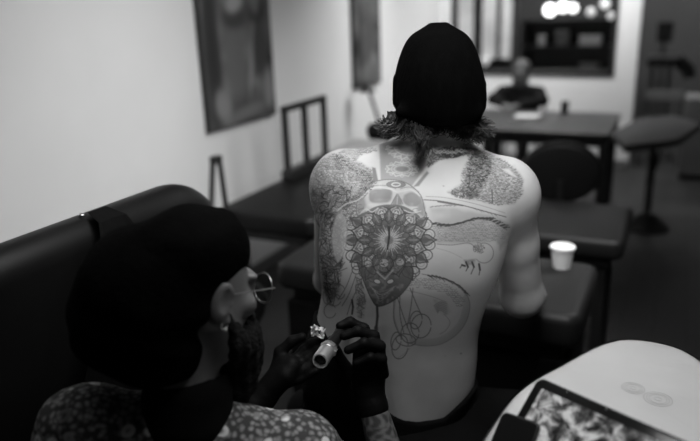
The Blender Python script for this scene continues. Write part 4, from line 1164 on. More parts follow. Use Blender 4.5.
# trousers and shoes
G = Field((-0.42, 1.1, 0.0), (0.80, 2.05, .80), 0.010)
G.ell((0.16, 1.43, .665), (.185, .15, .085), .03)
G.cone((0.06, 1.47, .68), (-.13, 1.66, .60), .088, .062, .03); G.cone((-.13, 1.66, .60), (-.16, 1.60, .12), .062, .045, .02)
G.cone((0.26, 1.47, .68), (.52, 1.60, .60), .088, .062, .03); G.cone((.52, 1.60, .60), (.56, 1.55, .12), .062, .045, .02)
v, q = G.mesh(); obj_np('trousers', v, q, M['black_cloth'], sit)
for (sx, sy, dx) in ((-.16, 1.60, -.04), (.56, 1.55, .04)):
    G = Field((sx-.12, sy-.15, -.01), (sx+.12, sy+.25, .16), 0.008)
    G.cone((sx, sy, .05), (sx+dx, sy+.15, .04), .042, .036, .02); G.cone((sx, sy, .05), (sx, sy, .11), .04, .045, .02); G.ell((sx+dx*.5, sy+.07, .015), (.048, .13, .016), .01)
    v, q = G.mesh(); v[:, 2] = np.maximum(v[:, 2], 0.0); obj_np('shoe', v, q, M['black_vinyl'], sit)

# ================================================================== THE TATTOO ARTIST
art = root('person', (-0.25, 0.95, 0), 'tattoo artist in a big black slouch hat, round glasses, black gloves and floral shirt', 'person', yaw=True)
AH = V(196, 289, 1.03)
AR = rot('Z', -44) @ rot('X', -14)
F = Field((-0.62, 0.70, 0.50), (0.20, 1.44, 1.44), 0.004)
T = add_head(F, AH, AR, sc=1.0)
nb = V(186, 412, 1.0)
F.cone(T(0, -.025, -.05), nb, .052, .058, .03)
F.cone(nb, nb+np.array((0, 0, -.10)), .06, .10, .05)
SL, SR = V(86, 432, .98), V(300, 455, 1.02)
F.cone(nb+np.array((0, 0, -.05)), SL, .05, .05, .04); F.cone(nb+np.array((0, 0, -.05)), SR, .05, .05, .04)
F.ell((-.25, 1.0, .76), (.155, .10, .19), .06); F.ell((-.25, 1.0, .64), (.14, .105, .13), .06)
ER = V(404, 520, 1.13); WR = V(370, 396, 1.235)
EL = V(150, 500, 1.16); WL = V(262, 398, 1.27)
F.cone(SR, ER, .050, .040, .03); F.cone(ER, ER*.6+WR*.4, .040, .038, .02); F.cone(ER*.6+WR*.4, WR, .038, .027, .02)
F.cone(SL, EL, .050, .040, .03); F.cone(EL, WL, .038, .027, .02)
# finger chains (bare size; the gloves repeat them slightly thicker)
tipd = 1.285
RH = {
 'palm': [(V(369, 396, 1.24), V(371, 352, 1.25), .027, .024), (V(372, 392, 1.25), V(377, 362, 1.25), .024, .020), (V(362, 385, 1.245), V(362, 350, 1.255), .022, .018)],
 'f': [([V(369, 350, 1.25), V(364, 329, 1.262), V(350, 322, 1.262), V(340, 326, 1.255)], [.0115, .0105, .0095, .0082]),
       ([V(376, 356, 1.245), V(374, 336, 1.235), V(358, 331, 1.225), V(344, 336, 1.222)], [.0115, .0105, .0095, .0082]),
       ([V(381, 364, 1.24), V(380, 346, 1.222), V(364, 343, 1.205), V(348, 350, 1.205)], [.0110, .0100, .0090, .0080]),
       ([V(384, 374, 1.235), V(382, 359, 1.215), V(370, 357, 1.20), V(356, 363, 1.198)], [.0098, .0088, .0080, .0072]),
       ([V(360, 388, 1.26), V(346, 368, 1.28), V(336, 352, 1.28), V(332, 340, 1.27)], [.0150, .0122, .0110, .0092])]}
LH = {
 'palm': [(WL, V(292, 366, 1.285), .024, .020), (WL, V(286, 376, 1.27), .022, .020), (WL, V(284, 362, 1.30), .022, .018)],
 'f': [([V(292, 362, 1.30), V(304, 350, 1.315), V(312, 343, 1.315), V(320, 340, 1.31)], [.0105, .0098, .0088, .0078]),
       ([V(294, 368, 1.285), V(308, 358, 1.30), V(318, 350, 1.305), V(327, 347, 1.30)], [.0108, .0100, .0090, .0080]),
       ([V(292, 376, 1.275), V(306, 369, 1.285), V(316, 362, 1.29), V(324, 359, 1.29)], [.0103, .0095, .0086, .0076]),
       ([V(288, 383, 1.265), V(300, 379, 1.275), V(309, 374, 1.28), V(316, 371, 1.28)], [.0092, .0084, .0078, .0070]),
       ([V(276, 372, 1.30), V(280, 352, 1.315), V(292, 341, 1.32), V(302, 337, 1.32)], [.0140, .0120, .0105, .0088])]}
def hand_into(G, H, r, k=.006):
    for a, b_, ra, rb_ in H['palm']: G.cone(a, b_, ra+r, rb_+r, .012)
    for pts, rs in H['f']: G.chain(pts, [x+r for x in rs], k)
hand_into(F, RH, -.0015); hand_into(F, LH, -.0015)
v, q = F.mesh()
abody = obj_np('body', v, q, skin_mat('artist_skin', 0.26), art)
# tattooed forearm: ink attribute by noise bands on the right forearm only
abody.data.materials[0] = skin_mat('artist_skin_tattooed', 0.15, 'ink')
co = np.empty(len(abody.data.vertices)*3, np.float32); abody.data.vertices.foreach_get('co', co); co = co.reshape(-1, 3)+base_of(art)
ax_ = WR-ER; tt = ((co-ER)@ax_)/(ax_@ax_); rd = np.linalg.norm(co-ER-np.clip(tt, 0, 1)[:, None]*ax_, axis=1)
on_arm = ((tt > 0.1) & (tt < 1.1) & (rd < .06))
wav = np.sin(co[:, 0]*190+3*np.sin(co[:, 2]*120))*np.sin(co[:, 2]*160+3*np.sin(co[:, 1]*150))
at = abody.data.attributes.new('ink', 'FLOAT', 'POINT'); at.data.foreach_set('value', (on_arm*np.clip(.35+wav*1.1, 0, .8)).astype(np.float32))

# gloves
for H, W_, E_, nm in ((RH, WR, ER, 'right'), (LH, WL, EL, 'left')):
    allp = np.array([p for pts, _ in H['f'] for p in pts]+[W_])
    G = Field(allp.min(0)-.06, allp.max(0)+.06, .0028)
    hand_into(G, H, .0008)
    dirn = (E_-W_)/np.linalg.norm(E_-W_)
    G.cone(W_-dirn*.005, W_+dirn*.022, .0290, .0305, .01); G.cone(W_+dirn*.018, W_+dirn*.024, .0318, .0318, .004)
    v, q = G.mesh(); obj_np('glove', v, q, M['glove'], art)

# hat
G = Field(V(60, 390, 1.0)-np.array((.08, .26, .06)), V(262, 200, 1.0)+np.array((.08, .3, .08)), .005)
u = mpp(165, 290, 1.0)
G.ell(V(152, 286, 1.0), (68*u, .110, 66*u), .03); G.ell(V(128, 318, .99), (55*u, .10, 52*u), .05)
G.ell(V(206, 253, 1.045), (38*u, .070, 36*u), .05); G.ell(V(156, 340, 1.0), (46*u, .09, 36*u), .04)
G.ell(V(195, 234, 1.02), (34*u, .07, 14*u), .04)
G.cone(V(234, 244, 1.05), V(236, 264, 1.06), .016, .010, .03); G.ell(V(196, 242, 1.04), (40*u, .08, 22*u), .05); G.cone(V(112, 295, .99), V(116, 335, .97), .03, .03, .05); G.ell(V(165, 350, 1.0), (40*u, .07, 26*u), .04)
def folds(X, Y, Z):
    return .004*np.sin(X*55+Z*38+2*np.sin(Z*21))*np.cos(Z*33-X*17)+0*Y
G.warp(G.lo, G.lo+G.h*G.n, folds)
v, q = G.mesh(); obj_np('slouch_hat', v, q, M['wool'], art)

# beard
G = Field(T(0, .03, -.08)-.17, T(0, .03, -.08)+.17, .0045)
G.cone(T(.066, .012, -.035), T(.052, .05, -.085), .014, .028, .015); G.cone(T(-.066, .005, -.03), T(-.050, .045, -.085), .014, .022, .015)
G.ell(T(0, .085, -.10), (.062, .052, .06), .03, AR); G.ell(T(0, .095, -.165), (.05, .042, .06), .04, AR)
G.cone(T(-.03, .098, -.046), T(.03, .098, -.046), .009, .009, .01)
G.warp(G.lo, G.lo+G.h*G.n, lambda X, Y, Z: .0035*np.sin(X*210+Z*90)*np.sin(Y*190-Z*60))
v, q = G.mesh(); obj_np('beard', v, q, M['beard'], art)

# glasses
gl_ = bpy.data.objects.new('glasses', None); col.objects.link(gl_); gl_.parent = art
b = bmesh.new()
for s_ in (-1, 1):
    cc_ = (s_*.033, .117, .001)
    tube(b, [T(cc_[0]+.0262*math.cos(a), cc_[1]-.004*abs(math.cos(a))*(1 if math.cos(a)*s_ > 0 else 0), cc_[2]+.0262*math.sin(a)) for a in [2*pi*i/32 for i in range(33)]], .0012, 6)
    tube(b, [T(s_*.057, .114, .008), T(s_*.066, .112, .010), T(s_*.078, .05, .012), T(s_*.082, -.005, .010), T(s_*.080, -.022, -.008)], [.0013, .0016, .0013, .0012, .0010], 6)
    tube(b, [T(s_*.0075, .112, .004), T(s_*.010, .106, -.006)], .002, 6)
tube(b, [T(-.009, .117, .008), T(-.004, .119, .013), T(.004, .119, .013), T(.009, .117, .008)], .0013, 6)
bpy.data.objects.remove(gl_)
gl_ = obj_bm('glasses', b, M['wire'], art, smooth=True)
lensm = bpy.data.materials.new('lens_glass'); lensm.use_nodes = True
g = lensm.node_tree.nodes['Principled BSDF']; g.inputs['Transmission Weight'].default_value = 1; g.inputs['Roughness'].default_value = 0; g.inputs['IOR'].default_value = 1.1
for s_ in (-1, 1):
    b = bmesh.new(); vs = [b.verts.new(T(s_*.033+.0238*math.cos(a), .1165, .001+.0238*math.sin(a))) for a in [2*pi*i/28 for i in range(28)]]; b.faces.new(vs)
    ge = bmesh.ops.extrude_face_region(b, geom=list(b.faces)); dv = Vector(T(0, 1.0012, 0))-Vector(T(0, 1, 0))
    bmesh.ops.translate(b, verts=[x for x in ge['geom'] if isinstance(x, bmesh.types.BMVert)], vec=dv)
    obj_bm('lens', b, lensm, gl_)
# earrings
for s_ in (-1, 1):
    b = bmesh.new()
    tube(b, [T(s_*.083, .000+.0055*math.cos(a), -.038+.0055*math.sin(a)) for a in [2*pi*i/16 for i in range(17)]], .0014, 6)
    bmesh.ops.create_uvsphere(b, u_segments=10, v_segments=8, radius=.0032, matrix=Matrix.Translation(Vector(T(s_*.085, .002, -.044))))
    obj_bm('earring', b, M['chrome'], art, smooth=True)

# shirt
def shirt_mat():
    m = bpy.data.materials.new('floral_shirt'); m.use_nodes = True
    nt = m.node_tree; N = nt.nodes; L = nt.links; p = N['Principled BSDF']; p.inputs['Roughness'].default_value = .85; p.inputs['Specular IOR Level'].default_value = .15
    tc = N.new('ShaderNodeTexCoord')
    nd = N.new('ShaderNodeTexNoise'); nd.inputs['Scale'].default_value = 40; L.new(tc.outputs['Object'], nd.inputs['Vector'])
    ad = N.new('ShaderNodeVectorMath'); ad.operation = 'MULTIPLY_ADD'; ad.inputs[1].default_value = (.012,)*3
    L.new(nd.outputs['Color'], ad.inputs[0]); L.new(tc.outputs['Object'], ad.inputs[2])
    def vor(scale, feat='F1'):
        v_ = N.new('ShaderNodeTexVoronoi'); v_.inputs['Scale'].default_value = scale; v_.feature = feat; L.new(ad.outputs[0], v_.inputs['Vector']); return v_
    big, small = vor(28), vor(95)
    def ramp(src, els):
        c = N.new('ShaderNodeValToRGB'); e = c.color_ramp.elements
        while len(e) < len(els): e.new(.5)
        for k, (ps, vv) in zip(e, els): k.position = ps; k.color = (vv,)*3+(1,)
        L.new(src, c.inputs[0]); return c
    r1 = ramp(big.outputs['Distance'], [(0.0, .55), (.10, .22), (.17, .75), (.30, .85), (.38, .12), (.48, .0)])
    r2 = ramp(small.outputs['Distance'], [(0.0, .9), (.30, .55), (.62, .12)])
    sc_ = N.new('ShaderNodeSeparateColor'); L.new(big.outputs['Color'], sc_.inputs[0])
    r3 = ramp(sc_.outputs[0], [(0.0, .10), (.45, .35), (.72, .40), (.80, 1.0)])
    mul = N.new('ShaderNodeMix'); mul.data_type = 'RGBA'; mul.blend_type = 'MULTIPLY'; mul.inputs[0].default_value = 1; L.new(r1.outputs[0], mul.inputs[6]); L.new(r3.outputs[0], mul.inputs[7])
    m2 = N.new('ShaderNodeMix'); m2.data_type = 'RGBA'; m2.blend_type = 'MULTIPLY'; m2.inputs[0].default_value = 1; L.new(r2.outputs[0], m2.inputs[6]); m2.inputs[7].default_value = (.48,)*3+(1,)
    mx = N.new('ShaderNodeMix'); mx.data_type = 'RGBA'; mx.blend_type = 'LIGHTEN'; mx.inputs[0].default_value = 1; L.new(mul.outputs[2], mx.inputs[6]); L.new(m2.outputs[2], mx.inputs[7])
    m3 = N.new('ShaderNodeMix'); m3.data_type = 'RGBA'; m3.blend_type = 'MULTIPLY'; m3.inputs[0].default_value = 1; L.new(mx.outputs[2], m3.inputs[6]); m3.inputs[7].default_value = (.85,)*3+(1,)
    a2 = N.new('ShaderNodeMix'); a2.data_type = 'RGBA'; a2.blend_type = 'ADD'; a2.inputs[0].default_value = 1; L.new(m3.outputs[2], a2.inputs[6]); a2.inputs[7].default_value = (.008,)*3+(1,)
    L.new(a2.outputs[2], p.inputs['Base Color'])
    return m
G = Field((-0.68, 0.66, 0.52), (0.26, 1.36, 1.24), .006)
G.cone(nb+np.array((0, 0, -.025)), SL, .058, .070, .05); G.cone(SL, SL+np.array((-.02, .0, -.06)), .07, .075, .03); G.cone(nb+np.array((0, 0, -.035)), SR, .060, .068, .05)
G.ell((-.25, 1.0, .76), (.185, .125, .205), .06); G.ell((-.25, 1.0, .66), (.165, .13, .16), .06)
G.cone(SR, SR*.45+ER*.55, .066, .058, .03); G.cone(SL, SL*.35+EL*.65, .068, .058, .03)
G.cone(nb+np.array((.0, -.01, 0.005)), T(0, -.025, -.05), .057, .05, .01, op='-')
G.warp(G.lo, G.lo+G.h*G.n, lambda X, Y, Z: .003*np.sin(X*40+Z*50)*np.sin(Z*35-X*20)+0*Y)
v, q = G.mesh(); shirt = obj_np('floral_shirt', v, q, shirt_mat(), art)
G = Field(nb-.13, nb+.14, .004)
G.cone(nb+np.array((0, 0, -.005)), nb+np.array((0.006, .006, .036)), .080, .074, .0); G.cone(nb+np.array((0, 0, -.02)), nb+np.array((.01, .016, .11)), .058, .062, .004, op='-')
v, q = G.mesh(); obj_np('black_collar', v, q, M['black_cloth'], shirt)
# apron strap / trousers / shoes
G = Field((-0.75, 0.7, 0.0), (0.12, 1.62, .72), .010)
G.ell((-.25, .98, .58), (.17, .14, .10), .03)
for kx, ky, fx, fy in ((-.52, 1.33, -.50, 1.30), (-.13, 1.22, -.10, 1.22)):
    s_ = -1 if kx < -.3 else 1
    G.cone((-.25+s_*.08, 1.02, .56), (kx, ky, .53), .085, .062, .03); G.cone((kx, ky, .53), (fx, fy, .12), .062, .045, .02)
v, q = G.mesh(); obj_np('trousers', v, q, M['black_cloth'], art)
for (sx, sy) in ((-.50, 1.30), (-.10, 1.22)):
    G = Field((sx-.12, sy-.15, -.01), (sx+.12, sy+.25, .16), 0.008)
    G.cone((sx, sy, .05), (sx, sy+.14, .04), .042, .036, .02); G.cone((sx, sy, .05), (sx, sy, .11), .04, .045, .02); G.ell((sx, sy+.06, .015), (.046, .125, .016), .01)
    v, q = G.mesh(); v[:, 2] = np.maximum(v[:, 2], 0.0); obj_np('shoe', v, q, M['black_vinyl'], art)

# stool of the artist
t = root('rolling_stool', (-.25, .93, 0), 'round black rolling stool under the tattoo artist', 'stool', yaw=True)
b = bmesh.new(); lathe(b, [(0, .42), (.15, .42), (.175, .435), (.18, .46), (.165, .49), (0, .495)], (-.25, .93, 0), 32); obj_bm('seat', b, M['black_vinyl'], t, smooth=True)
b = bmesh.new(); lathe(b, [(0, .08), (.03, .08), (.03, .25), (.02, .25), (.02, .419), (0, .419)], (-.25, .93, 0), 16); obj_bm('column', b, M['chrome'], t, smooth=True)
for i in range(5):
    a = 2*pi*i/5+.5; ex, ey = -.25+.25*math.cos(a), .93+.25*math.sin(a)
    b = bmesh.new(); tube(b, [(-.25, .93, .11), (ex, ey, .07)], [.022, .014], 8); l = obj_bm('leg', b, M['black_metal'], t, smooth=True)
    b = bmesh.new(); lathe(b, [(0, -.011), (.027, -.011), (.029, 0), (.027, .011), (0, .011)], (ex, ey, .029), 14, M=Matrix.Rotation(pi/2, 3, 'X')); obj_bm('caster', b, M['black_vinyl'], l, smooth=True)

# ------------------------------------------------------------------ tattoo machine
tip, end = V(352.5, 315, 1.338), V(320, 361, 1.135)
ax_ = Vector(end-tip); Ld = ax_.length; Mq = ax_.to_track_quat('Z', 'Y').to_matrix()
t = root('tattoo_machine', tuple(tip), 'silver pen-shaped tattoo machine held in the artist\'s black-gloved right hand', 'tattoo machine', yaw=True)
def seg(name, prof, m, par=t, n=28):
    b = bmesh.new(); lathe(b, prof, tuple(tip), n, M=Mq); return obj_bm(name, b, m, par, smooth=True)
seg('needle', [(0, 0.0), (.0006, .002), (.0012, .02), (0, .02)], M['chrome'])
seg('cartridge', [(0, .010), (.003, .010), (.006, .03), (.008, .045), (0, .045)], M['black_vinyl'])
seg('grip', [(0, .045), (.011, .046), (.0125, .055), (.0115, .07), (.0125, .085), (.0115, .10), (.0125, Ld-.058), (0, Ld-.058)], M['black_vinyl'])
bd = seg('metal_body', [(0, Ld-.0578), (.0135, Ld-.0578), (.0165, Ld-.054), (.0165, Ld-.044), (.0140, Ld-.042), (.0140, Ld-.039), (.0160, Ld-.037), (.0160, Ld-.004), (.0150, Ld), (.0122, Ld), (.0118, Ld-.012), (0, Ld-.012)], M['bright_metal'])
seg('socket', [(0, Ld-.0115), (.0112, Ld-.0115), (.0112, Ld-.007), (.004, Ld-.007), (.0035, Ld-.004), (0, Ld-.004)], M['black_vinyl'])
for k in range(10):
    a = 2*pi*k/10; b = bmesh.new()
    box(b, (-.0012, -.0008, Ld-.0535), (.0012, .0008, Ld-.0445), .0003)
    for v_ in b.verts: v_.co = Vector(tip)+Mq@(Matrix.Rotation(a, 3, 'Z')@(v_.co+Vector((.0168, 0, 0))))
    obj_bm('knurl_rib', b, M['chrome'], bd)

# crumpled paper towel pinched by the left hand
c = V(318, 333, 1.31); b = bmesh.new(); gr = []
for i in range(9):
    row = []
    for j in range(8):
        p = V(311+i*1.7+random.uniform(-.8, .8), 326+j*1.6+random.uniform(-.8, .8)-1.6*math.sin(i*.8), 1.300+random.uniform(-.006, .006)); row.append(b.verts.new(p))
    gr.append(row)
for i in range(8):
    for j in range(7): b.faces.new((gr[i][j], gr[i+1][j], gr[i+1][j+1], gr[i][j+1]))
me = solo('paper_towel', b, M['white_paper'], tuple(c), 'x', 'towel', yaw=True, smooth=False)
tag(me, 'small crumpled white paper towel pinched between gloved fingers at the sitter\'s flank', 'towel')

# ================================================================== PLASTIC-WRAPPED PAD WITH TABLET AND PHONE
t = root('armrest_pad', (0.0, 1.0, 0), 'pale padded armrest wrapped in clear plastic at the lower right', 'armrest')
half = [(.235, .36), (.243, .44), (.245, .70), (.243, .95), (.237, 1.06), (.224, 1.17), (.198, 1.25), (.166, 1.315), (.130, 1.39), (.100, 1.443), (.068, 1.478), (.035, 1.494), (0, 1.499)]
hs_ = smooth(half, 4)
outl = [(x, y) for x, y in hs_]+[(-x, y) for x, y in hs_[::-1][1:]]
outl = [(x*1.07, .4+(y-.4)*1.026) for x, y in outl]
outl = [(.20, .325)]+outl+[(-.20, .325)]
b = bmesh.new(); slab(b, outl, .865, .948, .035, seg=6); obj_bm('pad', b, M['pad_white'], t, smooth=True)
b = bmesh.new(); tube(b, [(0, .9, .03), (0, .9, .864)], .03, 14); obj_bm('post', b, M['black_metal'], t, smooth=True)
b = bmesh.new(); box(b, (-.2, .65, 0), (.2, 1.15, .03), .012); obj_bm('foot_plate', b, M['black_metal'], t)
# clear film: closed thin shell a little larger than the pad, with wrinkles
fm = bpy.data.materials.new('clear_film'); fm.use_nodes = True
nt = fm.node_tree; N = nt.nodes; L = nt.links
for n_ in list(N): N.remove(n_)
out = N.new('ShaderNodeOutputMaterial'); tr = N.new('ShaderNodeBsdfTransparent'); gs = N.new('ShaderNodeBsdfGlossy'); gs.inputs['Roughness'].default_value = .12
tr.inputs[0].default_value = (.95, .95, .95, 1)
mx = N.new('ShaderNodeMixShader'); L.new(tr.outputs[0], mx.inputs[1]); L.new(gs.outputs[0], mx.inputs[2]); L.new(mx.outputs[0], out.inputs[0])
tc = N.new('ShaderNodeTexCoord'); mp = N.new('ShaderNodeMapping'); mp.inputs['Scale'].default_value = (1, 1.3, 1); mp.inputs['Rotation'].default_value = (0, 0, .6); L.new(tc.outputs['Object'], mp.inputs[0])
ns = N.new('ShaderNodeTexNoise'); ns.inputs['Scale'].default_value = 9; ns.inputs['Detail'].default_value = 7; ns.inputs['Distortion'].default_value = 1.5; L.new(mp.outputs[0], ns.inputs['Vector'])
bp = N.new('ShaderNodeBump'); bp.inputs['Strength'].default_value = .45; bp.inputs['Distance'].default_value = .006; L.new(ns.outputs['Fac'], bp.inputs['Height']); L.new(bp.outputs[0], gs.inputs['Normal'])
fr_ = N.new('ShaderNodeFresnel'); fr_.inputs['IOR'].default_value = 1.35; L.new(bp.outputs[0], fr_.inputs['Normal'])
ml = N.new('ShaderNodeMath'); ml.operation = 'MULTIPLY_ADD'; ml.inputs[1].default_value = .9; ml.inputs[2].default_value = .01; L.new(fr_.outputs[0], ml.inputs[0]); L.new(ml.outputs[0], mx.inputs[0])
b = bmesh.new(); slab(b, [(x*1.013, .9+(y-.9)*1.005) for x, y in outl], .862, .9505, .037, seg=6)
wrap = obj_bm('plastic_wrap', b, fm, t, smooth=True)
M['ring_print'] = mat('faint_ring', .36, .6)
for (rx_, ry_, rr_) in ((633, 388, .021), (658, 399, .025)):
    p = RP(rx_, ry_, 2, .9512)
    for f_ in (1.0, .8, .62, .25):
        b = bmesh.new(); tube(b, [(p[0]+rr_*f_*math.cos(a), p[1]+rr_*f_*math.sin(a), .9512) for a in [2*pi*i/36 for i in range(37)]], .00035, 4, caps=False)
        obj_bm('printed_ring', b, M['ring_print'], wrap)
# small film beads added to give glints along the rim
b = bmesh.new()
for (x, y_) in ((575, 358), (581, 354), (569, 361)):
    p = RP(x, y_, 2, .945); bmesh.ops.create_uvsphere(b, u_segments=10, v_segments=8, radius=.005, matrix=Matrix.Translation((p[0]+.010, p[1]-.004, .941))@Matrix.Diagonal((1.3, .8, .8, 1)))
obj_bm('glint_bead', b, fm, wrap, smooth=True)

# tablet leaning on its folded cover
TZ = 1.085
A0 = RP(541, 379, 2, TZ); B0 = RP(682, 441, 2, TZ)
ux = Vector((B0[0]-A0[0], B0[1]-A0[1], 0)).normalized(); hy = Vector((-ux.y, ux.x, 0))
th = math.radians(40); TW_, TL_ = .205, .285
uy = hy*math.cos(th)+Vector((0, 0, math.sin(th))); un = ux.cross(uy)
TM = Matrix(((ux.x, uy.x, un.x, A0[0]), (ux.y, uy.y, un.y, A0[1]), (ux.z, uy.z, un.z, TZ), (0, 0, 0, 1)))
def on_tab(px, py, off=.012):
    r = MR @ Vector(((px-350)/FPX, -(py-220.5)/FPX, -1)); o = Vector((0, 0, CAMH))
    pl = Vector(A0)+un*off; t_ = (pl-o).dot(un)/r.dot(un); P = o+r*t_-Vector(A0); return P.dot(ux), P.dot(uy)
t = root('tablet', (A0[0], A0[1], .9515), 'black-cased tablet showing a pale picture, propped up on the plastic-wrapped armrest', 'tablet')
b = bmesh.new(); slab(b, rrect(0, TL_, -TW_, 0, .013, 6), 0, .011, .004, M=TM); obj_bm('case', b, M['black_vinyl'], t, smooth=True)
b = bmesh.new(); slab(b, rrect(.003, TL_-.003, -TW_+.003, -.003, .011, 6), .0112, .0120, .0003, M=TM); obj_bm('front_glass', b, M['screen_black'], t, smooth=True)
zb = (TM @ Vector((0, -.02, 0))).z-.9515
b = bmesh.new()
k0 = TM @ Vector((.03, -.02, -.0005)); k1 = TM @ Vector((TL_-.03, -.02, -.0005))
ft = Vector((hy.x, hy.y, 0))*.05
vs = [b.verts.new(p_) for p_ in (k0, k1, Vector((k1.x, k1.y, .9518))+ft, Vector((k0.x, k0.y, .9518))+ft)]
b.faces.new(vs); ge = bmesh.ops.extrude_face_region(b, geom=list(b.faces)); bmesh.ops.translate(b, verts=[x for x in ge['geom'] if isinstance(x, bmesh.types.BMVert)], vec=-hy*.004)
obj_bm('cover_stand', b, M['black_vinyl'], t)
sm = bpy.data.materials.new('tablet_picture'); sm.use_nodes = True
nt = sm.node_tree; N = nt.nodes; L = nt.links; p = N['Principled BSDF']; p.inputs['Roughness'].default_value = .2
tc = N.new('ShaderNodeTexCoord'); ns = N.new('ShaderNodeTexNoise'); ns.inputs['Scale'].default_value = 38; ns.inputs['Detail'].default_value = 9; ns.inputs['Roughness'].default_value = .72; ns.inputs['Distortion'].default_value = .5
L.new(tc.outputs['Object'], ns.inputs['Vector'])
cr = N.new('ShaderNodeValToRGB'); e = cr.color_ramp.elements; e[0].position = .42; e[0].color = (.012,)*3+(1,); e[1].position = .60; e[1].color = (.55,)*3+(1,)
q_ = e.new(.50); q_.color = (.10,)*3+(1,)
L.new(ns.outputs['Fac'], cr.inputs[0]); L.new(cr.outputs[0], p.inputs['Base Color']); L.new(cr.outputs[0], p.inputs['Emission Color']); p.inputs['Emission Strength'].default_value = .35
b = bmesh.new(); slab(b, rrect(.016, TL_-.016, -TW_+.016, -.017, .003, 3), .0121, .0125, .0001, M=TM); obj_bm('screen', b, sm, t)
for i in (2, 5):
    p_ = TM @ Vector((.012+i*.022, -.0055, .0125)); b = bmesh.new(); bmesh.ops.create_uvsphere(b, u_segments=8, v_segments=6, radius=.0010, matrix=Matrix.Translation(p_)); obj_bm('camera_dot', b, M['chrome'], t)

# phone lying on the tablet's lower left corner
c0 = Vector(on_tab(505, 412, .016)); c1_ = Vector(on_tab(541, 424, .016))
fx_ = (c1_-c0).normalized(); fy_ = Vector((-fx_.y, fx_.x)); wph = (c1_-c0).length
X3 = ux*fx_.x+uy*fx_.y; Y3 = ux*fy_.x+uy*fy_.y; O3 = TM @ Vector((c0.x, c0.y, .0128))
PM = Matrix(((X3.x, Y3.x, un.x, O3.x), (X3.y, Y3.y, un.y, O3.y), (X3.z, Y3.z, un.z, O3.z), (0, 0, 0, 1)))
print('phone width', wph)
t = root('mobile_phone', tuple(O3), 'small dark phone lying across the near-left corner of the tablet', 'phone')
b = bmesh.new(); slab(b, rrect(-.002, wph+.002, -.125, 0, .010, 8), 0, .008, .003, M=PM); obj_bm('phone_body', b, M['grey_vinyl'], t, smooth=True)
b = bmesh.new(); slab(b, rrect(.001, wph-.001, -.122, -.003, .008, 8), .0081, .0087, .0002, M=PM); obj_bm('screen', b, M['screen_black'], t, smooth=True)

# ================================================================== BACKGROUND PERSON
bx, by = -1.42, 6.5
bgp = root('person', (bx, by, 0), 'blurred person in dark clothes seated behind the far table against the white wall', 'person')
hz = RP(520, 73, 1, 6.5)[2]
bx = RP(521, 80, 1, 6.5)[0]
def human(G, r=0.0, head=True, arms=True):
    H = np.array((bx, by-.02, hz))
    if head: add_head(G, H, rot('Z', 180) @ rot('X', -10), sc=1.0); G.cone(H+np.array((0, .03, -.06)), np.array((bx, by+.02, hz-.17)), .052, .055, .03)
    G.ell((bx, by+.03, hz-.36), (.165+r, .105+r, .24), .04); G.ell((bx, by+.03, .55), (.16+r, .12+r, .12), .04)
    for s_ in (-1, 1):
        S_ = np.array((bx+s_*.165, by+.01, hz-.185)); E_ = np.array((bx+s_*.23, by-.12, .80)); W_ = np.array((bx+s_*.07, by-.36, .79))
        G.cone((bx, by+.02, hz-.16), S_, .05+r, .055+r, .04); G.cone(S_, E_, .05+r, .04+r, .02); G.cone(E_, W_, .038+r, .028+r, .02)
        if arms: add_hand(G, W_, (-s_*.5, -.8, -.1), (0, 0, 1), side=s_)
G = Field((bx-.34, by-.62, .42), (bx+.34, by+.22, hz+.16), .008); human(G)
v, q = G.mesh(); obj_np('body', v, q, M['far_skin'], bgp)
G = Field((bx-.36, by-.45, .45), (bx+.36, by+.24, hz-.1), .010); human(G, .012, head=False, arms=False)
v, q = G.mesh(); obj_np('sweater', v, q, M['black_cloth'], bgp)
G = Field((bx-.16, by-.2, hz-.14), (bx+.16, by+.16, hz+.18), .008); G.ell((bx, by+.005, hz+.042), (.088, .104, .088), .02); G.ell((bx, by-.10, hz-.03), (.075, .05, .07), .01, op='-')
v, q = G.mesh(); obj_np('hair', v, q, M['hair'], bgp)
G = Field((bx-.32, by-.65, 0), (bx+.32, by+.25, .68), .012)
G.ell((bx, by+.03, .52), (.17, .14, .09), .03)
for s_ in (-1, 1): G.cone((bx+s_*.09, by, .52), (bx+s_*.12, by-.42, .52), .08, .06, .03); G.cone((bx+s_*.12, by-.42, .52), (bx+s_*.12, by-.38, .10), .06, .045, .02)
v, q = G.mesh(); obj_np('trousers', v, q, M['grey_obj'], bgp)
for s_ in (-1, 1):
    G = Field((bx+s_*.12-.1, by-.62, -.01), (bx+s_*.12+.1, by-.25, .16), .01); G.cone((bx+s_*.12, by-.38, .05), (bx+s_*.13, by-.5, .045), .045, .04, .02)
    v, q = G.mesh(); v[:, 2] = np.maximum(v[:, 2], 0); obj_np('shoe', v, q, M['light_obj'], bgp)
c3 = rail_chair(bx, by+.06, pi, 'thin metal chair under the seated background person, against the white wall')

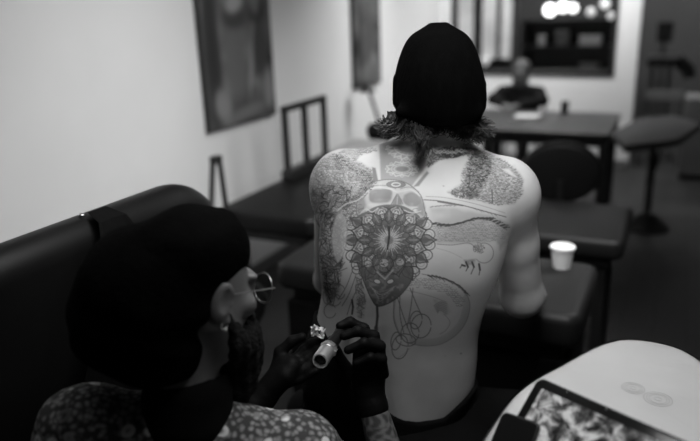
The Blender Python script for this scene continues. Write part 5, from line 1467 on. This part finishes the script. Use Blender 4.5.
# ================================================================== LIGHTS, CAMERA
def area(name, loc, target, sx, sy, power, spread=180):
    l = bpy.data.lights.new(name, 'AREA'); l.shape = 'RECTANGLE'; l.size = sx; l.size_y = sy; l.energy = power; l.spread = math.radians(spread)
    o = bpy.data.objects.new(name, l); col.objects.link(o); o.location = loc
    o.rotation_euler = (Vector(target)-Vector(loc)).to_track_quat('-Z', 'Y').to_euler(); return o
area('unseen_overhead_light', (-.35, 1.3, 2.72), (-.35, 1.35, .9), 1.2, .5, 19)
area('added_key_light', yaw2room((.16, .80, 2.22)), yaw2room((.22, 1.50, 1.62)), .35, .35, 4.4, 105)  # added key close above the back for a steep falloff, no fixture
area('unseen_overhead_light', (-1.05, 2.6, 2.7), (-2.4, 2.6, 1.2), .5, 3.4, 40, 110)  # added wash that brightens the middle of the left wall
area('unseen_overhead_light', (-1.3, 5.4, 2.7), (-2.4, 5.6, 1.3), .5, 2.4, 44, 110)  # added to lift the far stretch of the left wall
area('unseen_overhead_light', (-1.45, .6, 2.7), (-2.4, .6, 1.3), .5, 1.4, 4, 110)  # weak added wash for the near end of the left wall
area('unseen_overhead_light', (-1.2, 6.6, 2.7), (-1.2, 7.3, 1.2), 1.8, .3, 40, 120)  # added light turned onto the partition to brighten it
area('unseen_overhead_light', (-1.5, 9.0, 2.7), (-1.5, 9.3, .9), 2.6, .6, 42)  # added ambient for the room beyond the inside window
area('unseen_overhead_light', (.6, 9.3, 2.7), (.3, 9.8, 1.0), 1.0, .5, 22)  # added to raise the dark walls at the far right
w = bpy.data.worlds.new('World'); bpy.context.scene.world = w; w.use_nodes = True
w.node_tree.nodes['Background'].inputs[0].default_value = (1, 1, 1, 1); w.node_tree.nodes['Background'].inputs[1].default_value = .006

cd = bpy.data.cameras.new('camera'); cam_o = bpy.data.objects.new('camera', cd); col.objects.link(cam_o)
cam_o.location = (0, 0, CAMH); cam_o.rotation_euler = MR.to_euler()
cd.sensor_width = 36; cd.lens = FPX/700*36; cd.clip_start = .02
cd.dof.use_dof = True; cd.dof.focus_distance = 1.37; cd.dof.aperture_fstop = 1.6
sc = bpy.context.scene; sc.camera = cam_o
sc.view_settings.view_transform = 'Standard'; sc.view_settings.look = 'None'; sc.view_settings.exposure = 0
sc.cycles.use_denoising = True
for o in bpy.data.objects:
    if '_b' in o: del o['_b']
